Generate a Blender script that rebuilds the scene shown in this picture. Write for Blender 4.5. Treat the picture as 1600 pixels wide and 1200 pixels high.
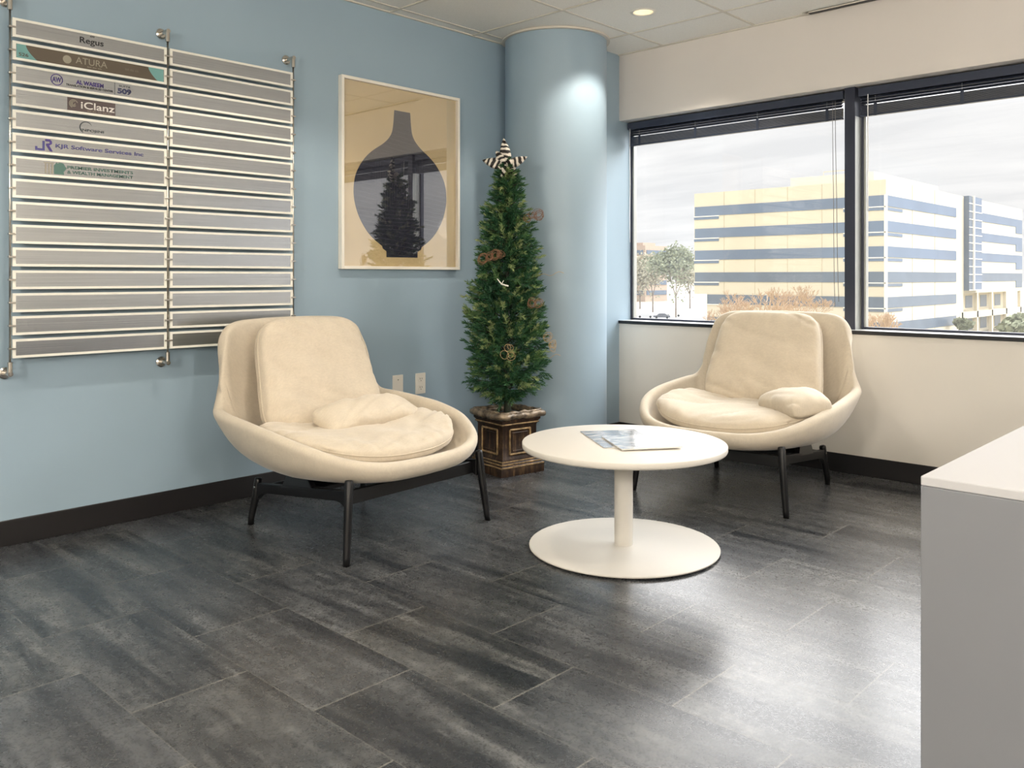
import bpy, bmesh, math, random
import numpy as np
from mathutils import Vector, Matrix, noise

for o in list(bpy.data.objects):
    bpy.data.objects.remove(o)
SC = bpy.context.scene
COL = SC.collection
PI = math.pi
H = 2.479                      # ceiling height; left wall is x = 0, window wall is y = 0

# ------------------------------------------------------------------ camera
cam_d = bpy.data.cameras.new('camera')
cam_d.sensor_fit = 'HORIZONTAL'
cam_d.sensor_width = 36.0
cam_d.lens = 1340.17 / 1600 * 36
cam_d.shift_y = (433.3 - 600) / 1600
cam_d.clip_start = 0.05
cam_d.clip_end = 3000
cam = bpy.data.objects.new('camera', cam_d)
COL.objects.link(cam)
cam.location = (3.694, -4.521, 1.037)
cam.rotation_euler = (PI / 2, 0, math.radians(43.487))
SC.camera = cam

# ------------------------------------------------------------------ exposure
SC.view_settings.view_transform = 'Standard'
SC.view_settings.look = 'None'
SC.view_settings.exposure = 0.4
SC.view_settings.gamma = 1.0
SC.view_settings.use_curve_mapping = False
SC.cycles.max_bounces = 10
SC.cycles.diffuse_bounces = 5
SC.cycles.glossy_bounces = 4
SC.cycles.transparent_max_bounces = 16
SC.cycles.sample_clamp_indirect = 6.0
SC.cycles.caustics_reflective = False
SC.cycles.caustics_refractive = False

# ------------------------------------------------------------------ sky: bright streaky overcast
SKY = 1.0
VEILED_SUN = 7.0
world = bpy.data.worlds.new('overcast_sky')
SC.world = world
world.use_nodes = True
nt = world.node_tree
for n in list(nt.nodes):
    nt.nodes.remove(n)
def N(nt, typ, **kw):
    n = nt.nodes.new(typ)
    for k, v in kw.items():
        if k == 'ins':
            for kk, vv in v.items():
                if hasattr(vv, 'is_output'):
                    nt.links.new(vv, n.inputs[kk])
                else:
                    n.inputs[kk].default_value = vv
        else:
            setattr(n, k, v)
    return n
def math_n(nt, op, a, b=None, c=None, clamp=False):
    n = nt.nodes.new('ShaderNodeMath'); n.operation = op; n.use_clamp = clamp
    for i, v in enumerate((a, b, c)):
        if v is None: continue
        if hasattr(v, 'is_output'): nt.links.new(v, n.inputs[i])
        else: n.inputs[i].default_value = v
    return n.outputs[0]
def ramp(nt, fac, stops, interp='LINEAR'):
    n = nt.nodes.new('ShaderNodeValToRGB'); nt.links.new(fac, n.inputs[0])
    cr = n.color_ramp; cr.interpolation = interp
    while len(cr.elements) < len(stops): cr.elements.new(0.5)
    for e, (p, c) in zip(cr.elements, stops):
        e.position = p
        e.color = (c, c, c, 1) if not isinstance(c, (tuple, list)) else (c[0], c[1], c[2], 1)
    return n.outputs[0]
def mixc(nt, fac, a, b, mode='MIX'):
    n = nt.nodes.new('ShaderNodeMix'); n.data_type = 'RGBA'; n.blend_type = mode
    for i, v in ((0, fac), (6, a), (7, b)):
        if hasattr(v, 'is_output'): nt.links.new(v, n.inputs[i])
        elif i == 0: n.inputs[0].default_value = v
        else: n.inputs[i].default_value = (v[0], v[1], v[2], 1)
    return n.outputs[2]

tc = N(nt, 'ShaderNodeTexCoord')
sep = N(nt, 'ShaderNodeSeparateXYZ', ins={0: tc.outputs['Generated']})
zc = math_n(nt, 'MAXIMUM', sep.outputs[2], 0.02)
gx = math_n(nt, 'DIVIDE', sep.outputs[0], math_n(nt, 'ADD', zc, 0.12))
gy = math_n(nt, 'DIVIDE', sep.outputs[1], math_n(nt, 'ADD', zc, 0.12))
cmb = N(nt, 'ShaderNodeCombineXYZ', ins={0: gx, 1: gy, 2: 0.0})
mp = N(nt, 'ShaderNodeMapping', ins={0: cmb.outputs[0], 'Rotation': (0, 0, math.radians(12)), 'Scale': (0.9, 2.6, 1)})
ns = N(nt, 'ShaderNodeTexNoise', ins={'Vector': mp.outputs[0], 'Scale': 1.1, 'Detail': 6.0, 'Roughness': 0.55, 'Distortion': 0.4})
clouds = ramp(nt, ns.outputs[0], [(0.36, (0.89, 0.895, 0.905)), (0.50, (0.98, 0.98, 0.982)), (0.64, (1.06, 1.055, 1.05))])
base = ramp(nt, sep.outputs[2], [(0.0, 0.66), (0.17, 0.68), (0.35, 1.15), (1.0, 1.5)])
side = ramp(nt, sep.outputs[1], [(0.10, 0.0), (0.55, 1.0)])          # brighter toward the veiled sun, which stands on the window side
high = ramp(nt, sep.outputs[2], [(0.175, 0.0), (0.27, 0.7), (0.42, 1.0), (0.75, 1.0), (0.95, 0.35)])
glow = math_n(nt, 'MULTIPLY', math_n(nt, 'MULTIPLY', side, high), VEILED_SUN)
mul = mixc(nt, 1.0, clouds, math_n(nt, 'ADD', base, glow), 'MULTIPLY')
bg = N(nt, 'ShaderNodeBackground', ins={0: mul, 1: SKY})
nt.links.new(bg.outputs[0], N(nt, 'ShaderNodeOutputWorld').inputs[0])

# ------------------------------------------------------------------ sun: hazy, from behind this building, on the facades across the road
sun_d = bpy.data.lights.new('sun', 'SUN')
sun_d.energy = 0.6
sun_d.angle = math.radians(12)
sun_d.color = (1.0, 0.97, 0.90)
sun = bpy.data.objects.new('sun', sun_d)
COL.objects.link(sun)
sun.rotation_euler = Vector((-0.42, 0.66, -0.62)).to_track_quat('-Z', 'Y').to_euler()

DOWNLIGHT_W = 7.5
FILL_GLOBE = 100.0  # glow strength of the added fill-light globes
DOWNLIGHTS = [(1.005, -0.65), (1.005, -2.50), (1.005, -4.35), (2.86, -2.50), (2.86, -4.35), (4.70, -2.50), (4.70, -4.35), (4.70, -0.65)]

# ================================================================== helpers
def S(v):                       # sRGB byte triple -> linear
    return tuple(((c / 255) / 12.92 if c / 255 <= 0.04045 else ((c / 255 + 0.055) / 1.055) ** 2.4) for c in v)

def mat(name, col, rough=0.5, metal=0.0, spec=0.5, noise_amt=0.0, noise_scale=20.0, bump=0.0, bump_scale=200.0, stretch=(1, 1, 1), coat=0.0, sheen=0.0):
    m = bpy.data.materials.new(name); m.use_nodes = True
    nt = m.node_tree; b = nt.nodes['Principled BSDF']
    b.inputs['Base Color'].default_value = (*col, 1)
    b.inputs['Roughness'].default_value = rough
    b.inputs['Metallic'].default_value = metal
    b.inputs['Specular IOR Level'].default_value = spec
    if coat: b.inputs['Coat Weight'].default_value = coat
    if sheen: b.inputs['Sheen Weight'].default_value = sheen
    tc = N(nt, 'ShaderNodeTexCoord')
    mp = N(nt, 'ShaderNodeMapping', ins={0: tc.outputs['Object'], 'Scale': stretch})
    if noise_amt:
        ns = N(nt, 'ShaderNodeTexNoise', ins={'Vector': mp.outputs[0], 'Scale': noise_scale, 'Detail': 5.0})
        lo = tuple(c * (1 - noise_amt) for c in col); hi = tuple(min(1, c * (1 + noise_amt)) for c in col)
        r = ramp(nt, ns.outputs[0], [(0.3, lo), (0.7, hi)])
        nt.links.new(r, b.inputs['Base Color'])
    if bump:
        nb = N(nt, 'ShaderNodeTexNoise', ins={'Vector': mp.outputs[0], 'Scale': bump_scale, 'Detail': 3.0})
        bp = N(nt, 'ShaderNodeBump', ins={'Height': nb.outputs[0], 'Strength': bump, 'Distance': 0.002})
        nt.links.new(bp.outputs[0], b.inputs['Normal'])
    return m

class MB:
    """collects simple shapes, then links them as ONE mesh object"""
    def __init__(s): s.v = []; s.f = []
    def add(s, vs, fs, M=None):
        k = len(s.v)
        for p in vs:
            p = Vector(p)
            s.v.append(tuple(M @ p) if M else tuple(p))
        s.f += [tuple(i + k for i in f) for f in fs]
        return s
    def box(s, x0, x1, y0, y1, z0, z1, M=None):
        vs = [(x, y, z) for z in (z0, z1) for y in (y0, y1) for x in (x0, x1)]
        return s.add(vs, [(0, 2, 3, 1), (4, 5, 7, 6), (0, 1, 5, 4), (2, 6, 7, 3), (0, 4, 6, 2), (1, 3, 7, 5)], M)
    def lathe(s, prof, n=48, c=(0, 0, 0), M=None):
        vs = []; fs = []
        for r, z in prof:
            for i in range(n):
                a = 2 * PI * i / n
                vs.append((c[0] + r * math.cos(a), c[1] + r * math.sin(a), c[2] + z))
        for j in range(len(prof) - 1):
            for i in range(n):
                a = j * n + i; b = j * n + (i + 1) % n
                fs.append((a, b, b + n, a + n))
        fs.append(tuple(reversed(range(n)))); fs.append(tuple(range((len(prof) - 1) * n, len(prof) * n)))
        return s.add(vs, fs, M)
    def tube(s, pts, rad, n=8, closed=False, M=None, flat=1.0):
        P = [Vector(p) for p in pts]; m = len(P)
        rs = rad if isinstance(rad, (list, tuple)) else [rad] * m
        vs = []; fs = []; up = None
        for i in range(m):
            if closed: t = (P[(i + 1) % m] - P[i - 1])
            else: t = P[min(i + 1, m - 1)] - P[max(i - 1, 0)]
            t = t.normalized() if t.length > 1e-9 else Vector((0, 0, 1))
            if up is None:
                up = Vector((0, 0, 1)) if abs(t.z) < 0.9 else Vector((1, 0, 0))
            up = (up - t * up.dot(t)); up = up.normalized() if up.length > 1e-6 else t.orthogonal().normalized()
            w = t.cross(up)
            for k in range(n):
                a = 2 * PI * k / n
                vs.append(P[i] + (w * math.cos(a) + up * math.sin(a) * flat) * rs[i])
        for i in range(m if closed else m - 1):
            j = (i + 1) % m
            for k in range(n):
                fs.append((i * n + k, i * n + (k + 1) % n, j * n + (k + 1) % n, j * n + k))
        if not closed:
            fs.append(tuple(reversed(range(n)))); fs.append(tuple(range((m - 1) * n, m * n)))
        return s.add(vs, fs, M)
    def build(s, name, m, parent=None, smooth=False, bevel=0.0, subsurf=0):
        me = bpy.data.meshes.new(name)
        me.from_pydata([tuple(p) for p in s.v], [], s.f)
        bm = bmesh.new(); bm.from_mesh(me)
        bmesh.ops.recalc_face_normals(bm, faces=bm.faces)
        bm.to_mesh(me); bm.free()
        return link(name, me, m, parent, smooth, bevel, subsurf)

def link(name, me, m, parent=None, smooth=False, bevel=0.0, subsurf=0):
    if smooth:
        me.polygons.foreach_set('use_smooth', [True] * len(me.polygons))
    for mm in (m if isinstance(m, (list, tuple)) else [m]):
        me.materials.append(mm)
    o = bpy.data.objects.new(name, me); COL.objects.link(o)
    if parent: o.parent = parent
    if bevel:
        b = o.modifiers.new('bevel', 'BEVEL'); b.width = bevel; b.segments = 3; b.limit_method = 'ANGLE'; b.angle_limit = math.radians(40)
        b.harden_normals = False
        me.polygons.foreach_set('use_smooth', [True] * len(me.polygons))
        me.set_sharp_from_angle(angle=math.radians(40))
    if subsurf:
        b = o.modifiers.new('sub', 'SUBSURF'); b.levels = subsurf; b.render_levels = subsurf
    return o

def smooth_angle(o, deg=35):
    o.data.polygons.foreach_set('use_smooth', [True] * len(o.data.polygons))
    o.data.set_sharp_from_angle(angle=math.radians(deg))
    return o

def tag(o, label, cat, group=None, kind=None):
    o['label'] = label; o['category'] = cat
    if group: o['group'] = group
    if kind: o['kind'] = kind
    return o
def empty(name, loc=(0, 0, 0), rz=0.0):
    o = bpy.data.objects.new(name, None); COL.objects.link(o)
    o.location = loc; o.rotation_euler = (0, 0, rz); o.empty_display_size = 0.1
    return o
def struct(o):
    o['kind'] = 'structure'; return o

# ================================================================== materials
def paint(name, rgb, rough=0.55):
    return mat(name, S(rgb), rough, noise_amt=0.03, noise_scale=1.5, bump=0.06, bump_scale=350)
M_blue = paint('blue_wall_paint', (151, 172, 187), 0.42)
M_white_wall = paint('warm_white_wall_paint', (224, 219, 210), 0.5)
M_soffit = paint('soffit_paint', (222, 216, 210), 0.6)
M_base = mat('dark_vinyl_baseboard', S((26, 24, 25)), 0.4, noise_amt=0.1, noise_scale=8)
M_sill = mat('white_sill_top', S((225, 224, 222)), 0.25)
M_darkmetal = mat('dark_bronze_aluminium', S((52, 56, 70)), 0.35, 0.3)
M_lightalu = mat('grey_anodised_aluminium', S((186, 188, 184)), 0.35, 0.5)
M_black = mat('satin_black_lacquer', S((13, 13, 15)), 0.38, spec=0.35)
M_blacksteel = mat('black_trim', S((26, 27, 31)), 0.4)
M_steel = mat('brushed_stainless_steel', S((205, 200, 192)), 0.22, 1.0, bump=0.03, bump_scale=120, stretch=(1, 1, 30))
M_whiteplastic = mat('white_plastic', S((232, 228, 218)), 0.35)
M_table = mat('white_laminate', S((208, 203, 194)), 0.5, spec=0.3)
M_tablebase = mat('white_powder_coat', S((208, 204, 196)), 0.5, spec=0.3)
M_counter = mat('white_counter_laminate', S((172, 172, 174)), 0.55, spec=0.25)
M_counterside = mat('grey_counter_panel', S((112, 114, 119)), 0.45)
M_whiteframe = mat('white_wood_frame', S((240, 235, 224)), 0.4)
M_blinds = mat('navy_grey_blind_metal', S((62, 68, 84)), 0.3, 0.35)
M_cord = mat('grey_cord', S((120, 120, 122)), 0.6)
M_whitecord = mat('white_cord', S((235, 235, 235)), 0.5)

def fabric_mat(name, rgb):
    m = bpy.data.materials.new(name); m.use_nodes = True
    nt = m.node_tree; b = nt.nodes['Principled BSDF']
    b.inputs['Roughness'].default_value = 0.85
    b.inputs['Sheen Weight'].default_value = 0.25
    b.inputs['Sheen Roughness'].default_value = 0.4
    b.inputs['Specular IOR Level'].default_value = 0.2
    tc = N(nt, 'ShaderNodeTexCoord')
    mp = N(nt, 'ShaderNodeMapping', ins={0: tc.outputs['Object'], 'Scale': (1, 1, 1)})
    n1 = N(nt, 'ShaderNodeTexNoise', ins={'Vector': mp.outputs[0], 'Scale': 9.0, 'Detail': 6.0, 'Roughness': 0.6})
    mp2 = N(nt, 'ShaderNodeMapping', ins={0: tc.outputs['Object'], 'Scale': (420, 60, 60)})
    n2 = N(nt, 'ShaderNodeTexNoise', ins={'Vector': mp2.outputs[0], 'Scale': 1.0, 'Detail': 2.0})
    mp3 = N(nt, 'ShaderNodeMapping', ins={0: tc.outputs['Object'], 'Scale': (60, 420, 420)})
    n3 = N(nt, 'ShaderNodeTexNoise', ins={'Vector': mp3.outputs[0], 'Scale': 1.0, 'Detail': 2.0})
    c = S(rgb)
    base = ramp(nt, n1.outputs[0], [(0.3, tuple(x * 0.93 for x in c)), (0.7, tuple(min(1, x * 1.05) for x in c))])
    weave = math_n(nt, 'MULTIPLY', math_n(nt, 'ADD', n2.outputs[0], n3.outputs[0]), 0.5)
    wv = ramp(nt, weave, [(0.35, 0.93), (0.65, 1.05)])
    nt.links.new(mixc(nt, 1.0, base, wv, 'MULTIPLY'), b.inputs['Base Color'])
    bp = N(nt, 'ShaderNodeBump', ins={'Height': weave, 'Strength': 0.25, 'Distance': 0.001})
    nt.links.new(bp.outputs[0], b.inputs['Normal'])
    return m
M_shell = fabric_mat('cream_wool_upholstery', (197, 186, 168))
M_cush = fabric_mat('cream_linen_cushion', (201, 189, 170))
M_pipe = fabric_mat('cream_piping', (192, 180, 160))

# floor: 0.305 x 0.61 m vinyl tiles in running bond, long side along x, streaked along x
def floor_mat():
    m = bpy.data.materials.new('grey_streaked_vinyl_tile'); m.use_nodes = True
    nt = m.node_tree; b = nt.nodes['Principled BSDF']
    geo = N(nt, 'ShaderNodeNewGeometry')
    sp = N(nt, 'ShaderNodeSeparateXYZ', ins={0: geo.outputs['Position']})
    X, Y = sp.outputs[0], sp.outputs[1]
    v = math_n(nt, 'DIVIDE', math_n(nt, 'ADD', Y, 3.665), 0.305)
    row = math_n(nt, 'FLOOR', v)
    odd = math_n(nt, 'FLOORED_MODULO', row, 2.0)
    u = math_n(nt, 'ADD', math_n(nt, 'DIVIDE', math_n(nt, 'SUBTRACT', X, 1.632), 0.61), math_n(nt, 'MULTIPLY', odd, 0.5))
    cell = math_n(nt, 'FLOOR', u)
    fu = math_n(nt, 'FRACT', u); fv = math_n(nt, 'FRACT', v)
    du = math_n(nt, 'MULTIPLY', math_n(nt, 'MINIMUM', fu, math_n(nt, 'SUBTRACT', 1.0, fu)), 0.61)
    dv = math_n(nt, 'MULTIPLY', math_n(nt, 'MINIMUM', fv, math_n(nt, 'SUBTRACT', 1.0, fv)), 0.305)
    dmin = math_n(nt, 'MINIMUM', du, dv)
    seam = math_n(nt, 'MAXIMUM', math_n(nt, 'LESS_THAN', du, 0.0024), math_n(nt, 'MULTIPLY', math_n(nt, 'LESS_THAN', dv, 0.0014), 0.6))
    idv = N(nt, 'ShaderNodeCombineXYZ', ins={0: cell, 1: row, 2: 0.37})
    wn = N(nt, 'ShaderNodeTexWhiteNoise', ins={'Vector': idv.outputs[0]})
    wn.noise_dimensions = '3D'
    off = N(nt, 'ShaderNodeVectorMath', operation='SCALE', ins={0: wn.outputs['Color'], 'Scale': 37.0})
    p0 = N(nt, 'ShaderNodeVectorMath', operation='ADD', ins={0: geo.outputs['Position'], 1: off.outputs[0]})
    # broad streaks along x
    m1 = N(nt, 'ShaderNodeMapping', ins={0: p0.outputs[0], 'Scale': (1.1, 11.0, 1.0)})
    n1 = N(nt, 'ShaderNodeTexNoise', ins={'Vector': m1.outputs[0], 'Scale': 1.0, 'Detail': 5.0, 'Roughness': 0.6, 'Distortion': 0.35})
    m2 = N(nt, 'ShaderNodeMapping', ins={0: p0.outputs[0], 'Scale': (5.0, 42.0, 1.0)})
    n2 = N(nt, 'ShaderNodeTexNoise', ins={'Vector': m2.outputs[0], 'Scale': 1.0, 'Detail': 6.0, 'Roughness': 0.65, 'Distortion': 0.5})
    n3 = N(nt, 'ShaderNodeTexNoise', ins={'Vector': p0.outputs[0], 'Scale': 16.0, 'Detail': 8.0, 'Roughness': 0.75, 'Distortion': 0.6})
    n4 = N(nt, 'ShaderNodeTexNoise', ins={'Vector': p0.outputs[0], 'Scale': 90.0, 'Detail': 4.0, 'Roughness': 0.7, 'Distortion': 1.0})
    broad = ramp(nt, n1.outputs[0], [(0.38, 0.0), (0.62, 1.0)])
    fine = ramp(nt, n2.outputs[0], [(0.44, 0.0), (0.66, 1.0)])
    blot = ramp(nt, n3.outputs[0], [(0.46, 0.0), (0.62, 1.0)])
    f = math_n(nt, 'MULTIPLY', broad, math_n(nt, 'ADD', 0.28, math_n(nt, 'MULTIPLY', math_n(nt, 'ADD', fine, blot), 0.5)), clamp=True)
    dark = mixc(nt, wn.outputs['Value'], S((30, 33, 37)), S((46, 48, 52)))
    lite = mixc(nt, wn.outputs['Value'], S((110, 110, 108)), S((88, 90, 93)))
    c = mixc(nt, f, dark, lite)
    spk = ramp(nt, n4.outputs[0], [(0.34, 0.84), (0.50, 1.0), (0.70, 1.10)])
    c = mixc(nt, 1.0, c, spk, 'MULTIPLY')
    c = mixc(nt, math_n(nt, 'MULTIPLY', seam, 0.75), c, S((118, 116, 110)))
    nt.links.new(c, b.inputs['Base Color'])
    rr = math_n(nt, 'ADD', 0.20, math_n(nt, 'MULTIPLY', n4.outputs[0], 0.16))
    nt.links.new(rr, b.inputs['Roughness'])
    b.inputs['Specular IOR Level'].default_value = 0.55
    hgt = math_n(nt, 'SUBTRACT', math_n(nt, 'MULTIPLY', n4.outputs[0], 0.5), math_n(nt, 'MULTIPLY', seam, 1.0))
    bp = N(nt, 'ShaderNodeBump', ins={'Height': hgt, 'Strength': 0.22, 'Distance': 0.0012})
    nt.links.new(bp.outputs[0], b.inputs['Normal'])
    return m
M_floor = floor_mat()

def ceiling_mat():
    m = bpy.data.materials.new('mineral_fibre_ceiling_tile'); m.use_nodes = True
    nt = m.node_tree; b = nt.nodes['Principled BSDF']
    geo = N(nt, 'ShaderNodeNewGeometry')
    n1 = N(nt, 'ShaderNodeTexNoise', ins={'Vector': geo.outputs['Position'], 'Scale': 220.0, 'Detail': 3.0})
    c = ramp(nt, n1.outputs[0], [(0.3, S((232, 229, 222))), (0.6, S((240, 237, 230)))])
    nt.links.new(c, b.inputs['Base Color'])
    b.inputs['Roughness'].default_value = 0.9
    bp = N(nt, 'ShaderNodeBump', ins={'Height': n1.outputs[0], 'Strength': 0.15, 'Distance': 0.001})
    nt.links.new(bp.outputs[0], b.inputs['Normal'])
    return m
M_ceil = ceiling_mat()
M_tbar = mat('ceiling_grid_metal', S((212, 206, 194)), 0.6)

def glass_mat(name, ior=1.5, tint=(1, 1, 1), haze=0.0, rough=0.0, hz=(1, 1, 1)):
    m = bpy.data.materials.new(name); m.use_nodes = True
    nt = m.node_tree
    for n in list(nt.nodes): nt.nodes.remove(n)
    tr = N(nt, 'ShaderNodeBsdfTransparent', ins={0: (*tint, 1)})
    gl = N(nt, 'ShaderNodeBsdfGlossy', ins={0: (1, 1, 1, 1), 'Roughness': rough})
    geo = N(nt, 'ShaderNodeNewGeometry')
    dt = N(nt, 'ShaderNodeVectorMath', operation='DOT_PRODUCT', ins={0: geo.outputs['Normal'], 1: geo.outputs['Incoming']})
    c5 = math_n(nt, 'POWER', math_n(nt, 'SUBTRACT', 1.0, math_n(nt, 'ABSOLUTE', dt.outputs['Value'])), 5.0)
    f0 = ((ior - 1) / (ior + 1)) ** 2
    fr = math_n(nt, 'ADD', f0, math_n(nt, 'MULTIPLY', c5, 1 - f0))
    mx = N(nt, 'ShaderNodeMixShader', ins={0: fr, 1: tr.outputs[0], 2: gl.outputs[0]})
    out = mx.outputs[0]
    if haze:
        df = N(nt, 'ShaderNodeBsdfTranslucent', ins={0: (*hz, 1)})
        m2 = N(nt, 'ShaderNodeMixShader', ins={0: haze, 1: out, 2: df.outputs[0]})
        out = m2.outputs[0]
    nt.links.new(out, N(nt, 'ShaderNodeOutputMaterial').inputs[0])
    return m
M_pane = glass_mat('window_glass', 1.4, haze=0.015)
M_picglass = glass_mat('picture_glazing', 2.05)

# ================================================================== room shell
RX, RY = 6.6, -7.2
M_pl = M_white_wall
GX0, GY0, GP = 0.089, -0.36, 0.618      # ceiling grid
b = MB().box(-0.3, RX + 0.3, RY - 0.3, 0.168, -0.25, 0.0); struct(b.build('floor', M_floor))
b = MB().box(-0.3, 0, RY - 0.3, 0.168, 0, H + 0.25); struct(b.build('wall_left', M_blue))
b = MB().box(RX, RX + 0.3, RY - 0.3, 0.168, 0, H + 0.25); struct(b.build('wall_right', M_pl))
b = MB().box(0, RX, RY - 0.3, RY, 0, H + 0.25); struct(b.build('wall_back', M_pl))
WY = 0.145                                  # plane of the glazing
SILL, HEAD = 0.758, 2.0525
# window wall: lower wall + soffit; the blue return wall beside the column
b = MB().box(0.365, RX, 0.0, 0.168, 0, SILL - 0.018); struct(b.build('wall_window', M_white_wall))
b = MB().box(0.365, RX, 0.0, 0.168, HEAD, H); struct(b.build('wall_soffit', M_soffit))
b = MB().box(0.0, 0.365, -0.28, 0.168, 0, H); struct(b.build('wall_return', M_blue))
# ceiling slab with holes left for the downlight cans is simulated by tiles between the bars
ceil = empty('ceiling'); struct(ceil)
HOLE = 0.062
def ceiling_tiles():
    bm = MB()
    nx0 = 0; xs = [0.0]
    k = 0
    while GX0 + k * GP < RX: xs.append(GX0 + k * GP); k += 1
    xs.append(RX)
    ys = [0.0]; k = 0
    while GY0 - k * GP > RY: ys.append(GY0 - k * GP); k += 1
    ys.append(RY)
    for i in range(len(xs) - 1):
        for j in range(len(ys) - 1):
            x0, x1, y1, y0 = xs[i], xs[i + 1], ys[j], ys[j + 1]
            hole = [p for p in DOWNLIGHTS if x0 < p[0] < x1 and y0 < p[1] < y1]
            if not hole:
                bm.add([(x0, y0, H), (x1, y0, H), (x1, y1, H), (x0, y1, H)], [(0, 3, 2, 1)])
            else:
                cx, cy = hole[0]; n = 32; vs = []; fs = []
                for q in range(n):
                    a = 2 * PI * q / n; ca, sa = math.cos(a), math.sin(a)
                    vs.append((cx + HOLE * ca, cy + HOLE * sa, H))
                    tx = ((x1 - cx) if ca > 0 else (x0 - cx)) / ca if abs(ca) > 1e-6 else 1e9
                    ty = ((y1 - cy) if sa > 0 else (y0 - cy)) / sa if abs(sa) > 1e-6 else 1e9
                    t = min(tx, ty); vs.append((cx + t * ca, cy + t * sa, H))
                for q in range(n):
                    a, c2 = 2 * q, 2 * ((q + 1) % n)
                    fs.append((a, a + 1, c2 + 1, c2))
                # corners
                for (qx, qy) in ((x0, y0), (x1, y0), (x1, y1), (x0, y1)):
                    bb = len(vs); vs.append((qx, qy, H))
                    ang = math.atan2(qy - cy, qx - cx) % (2 * PI); q = int(ang / (2 * PI) * n)
                    fs.append((2 * q + 1, bb, 2 * ((q + 1) % n) + 1))
                bm.add(vs, fs)
    me_o = bm.build('tiles', M_ceil, ceil)
    bars = MB()
    for x in xs[1:-1]: bars.box(x - 0.0075, x + 0.0075, RY, 0, H - 0.004, H + 0.001)
    for y in ys[1:-1]: bars.box(0, RX, y - 0.0075, y + 0.0075, H - 0.0045, H + 0.001)
    bars.box(0, 0.014, RY, 0, H - 0.006, H + 0.001); bars.box(0, RX, -0.014, 0, H - 0.006, H + 0.001)
    bars.build('grid_bars', M_tbar, ceil)
    MB().box(-0.3, RX + 0.3, RY - 0.3, 0.168, H + 0.12, H + 0.3).build('deck_above', M_black, ceil)
ceiling_tiles()

# round column in the corner, with its ceiling trim ring
CX, CY, CR = 0.286, -0.540, 0.309
colm = empty('column', (CX, CY, 0)); struct(colm)
b = MB().lathe([(CR, 0), (CR, H - 0.001)], 96); smooth_angle(b.build('column_shaft', M_blue, colm))
b = MB()
n = 96; vs = []; fs = []
for i in range(n):
    a = 2 * PI * i / n
    for r, z in ((CR + 0.001, H - 0.002), (CR + 0.001, H - 0.014), (CR + 0.020, H - 0.014), (CR + 0.020, H - 0.002)):
        vs.append((r * math.cos(a), r * math.sin(a), z))
for i in range(n):
    j = (i + 1) % n
    for k in range(4):
        fs.append((i * 4 + k, i * 4 + (k + 1) % 4, j * 4 + (k + 1) % 4, j * 4 + k))
b.add(vs, fs); smooth_angle(b.build('column_trim_ring', M_tbar, colm))

# baseboards
BT = 0.1
b = MB().box(0.0, 0.010, RY, -0.55, 0, BT); struct(b.build('baseboard_left', M_base, bevel=0.003))
b = MB().box(0.375, RX, -0.010, 0.0, 0, BT); struct(b.build('baseboard_window', M_base, bevel=0.003))
b = MB().box(0.365, 0.375, -0.28, 0.0, 0, BT); struct(b.build('baseboard_return', M_base, bevel=0.003))
b = MB().box(RX - 0.01, RX, RY, 0, 0, BT); struct(b.build('baseboard_right', M_base))
b = MB().box(0, RX, RY, RY + 0.01, 0, BT); struct(b.build('baseboard_back', M_base))

# sill: light top with a black front edge
sill = empty('trim_1'); struct(sill)
MB().box(0.365, RX, -0.004, WY + 0.02, SILL - 0.006, SILL).build('sill_top', M_sill, sill)
MB().box(0.365, RX, -0.010, -0.0005, SILL - 0.020, SILL - 0.0005).build('sill_edge', M_blacksteel, sill, bevel=0.002)

# windows
mull_x = [1.85, 3.365, 4.88, 6.395]
edges = [0.365] + mull_x
for i in range(4):
    x0 = edges[i] + (0.0 if i == 0 else 0.03); x1 = edges[i + 1] - 0.03
    w = empty('window_%d' % (i + 1), ((x0 + x1) / 2, WY, SILL)); struct(w)
    cx = (x0 + x1) / 2
    def bx(a0, a1, y0, y1, z0, z1): return MB().box(a0 - cx, a1 - cx, y0 - WY, y1 - WY, z0 - SILL, z1 - SILL)
    f = MB(); 
    f.box(x0 - cx, x1 - cx, -0.035, 0.02, HEAD - SILL - 0.055, HEAD - SILL)
    f.box(x0 - cx, x1 - cx, -0.012, 0.02, 0.0, 0.012)
    f.build('window_head_frame', M_darkmetal, w)
    j = MB(); j.box(x0 - cx, x0 - cx + 0.012, -0.02, 0.02, 0.0, HEAD - SILL - 0.055); j.box(x1 - cx - 0.012, x1 - cx, -0.012, 0.02, 0.0, HEAD - SILL - 0.055)
    j.build('window_jamb', M_darkmetal, w)
    j = MB(); j.box(x0 - cx + 0.012, x0 - cx + 0.022, -0.012, 0.02, 0.01, HEAD - SILL - 0.055)
    j.build('window_inner_jamb', M_lightalu, w)
    MB().box(x0 - cx + 0.004, x1 - cx - 0.004, 0.0, 0.006, 0.004, HEAD - SILL - 0.02).build('window_pane', M_pane, w)
for i, x in enumerate(mull_x):
    t = empty('trim_%d' % (i + 2), (x, 0, SILL)); struct(t)
    MB().box(-0.03, 0.025, 0.050, 0.056, 0, HEAD - SILL).build('mullion_face', M_darkmetal, t)
    MB().box(-0.03, 0.025, 0.056, WY + 0.03, 0, HEAD - SILL - 0.155).build('mullion_body', M_lightalu, t)
    MB().box(-0.03, 0.025, 0.056, WY + 0.03, HEAD - SILL - 0.155, HEAD - SILL).build('mullion_upper_body', M_darkmetal, t)

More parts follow.
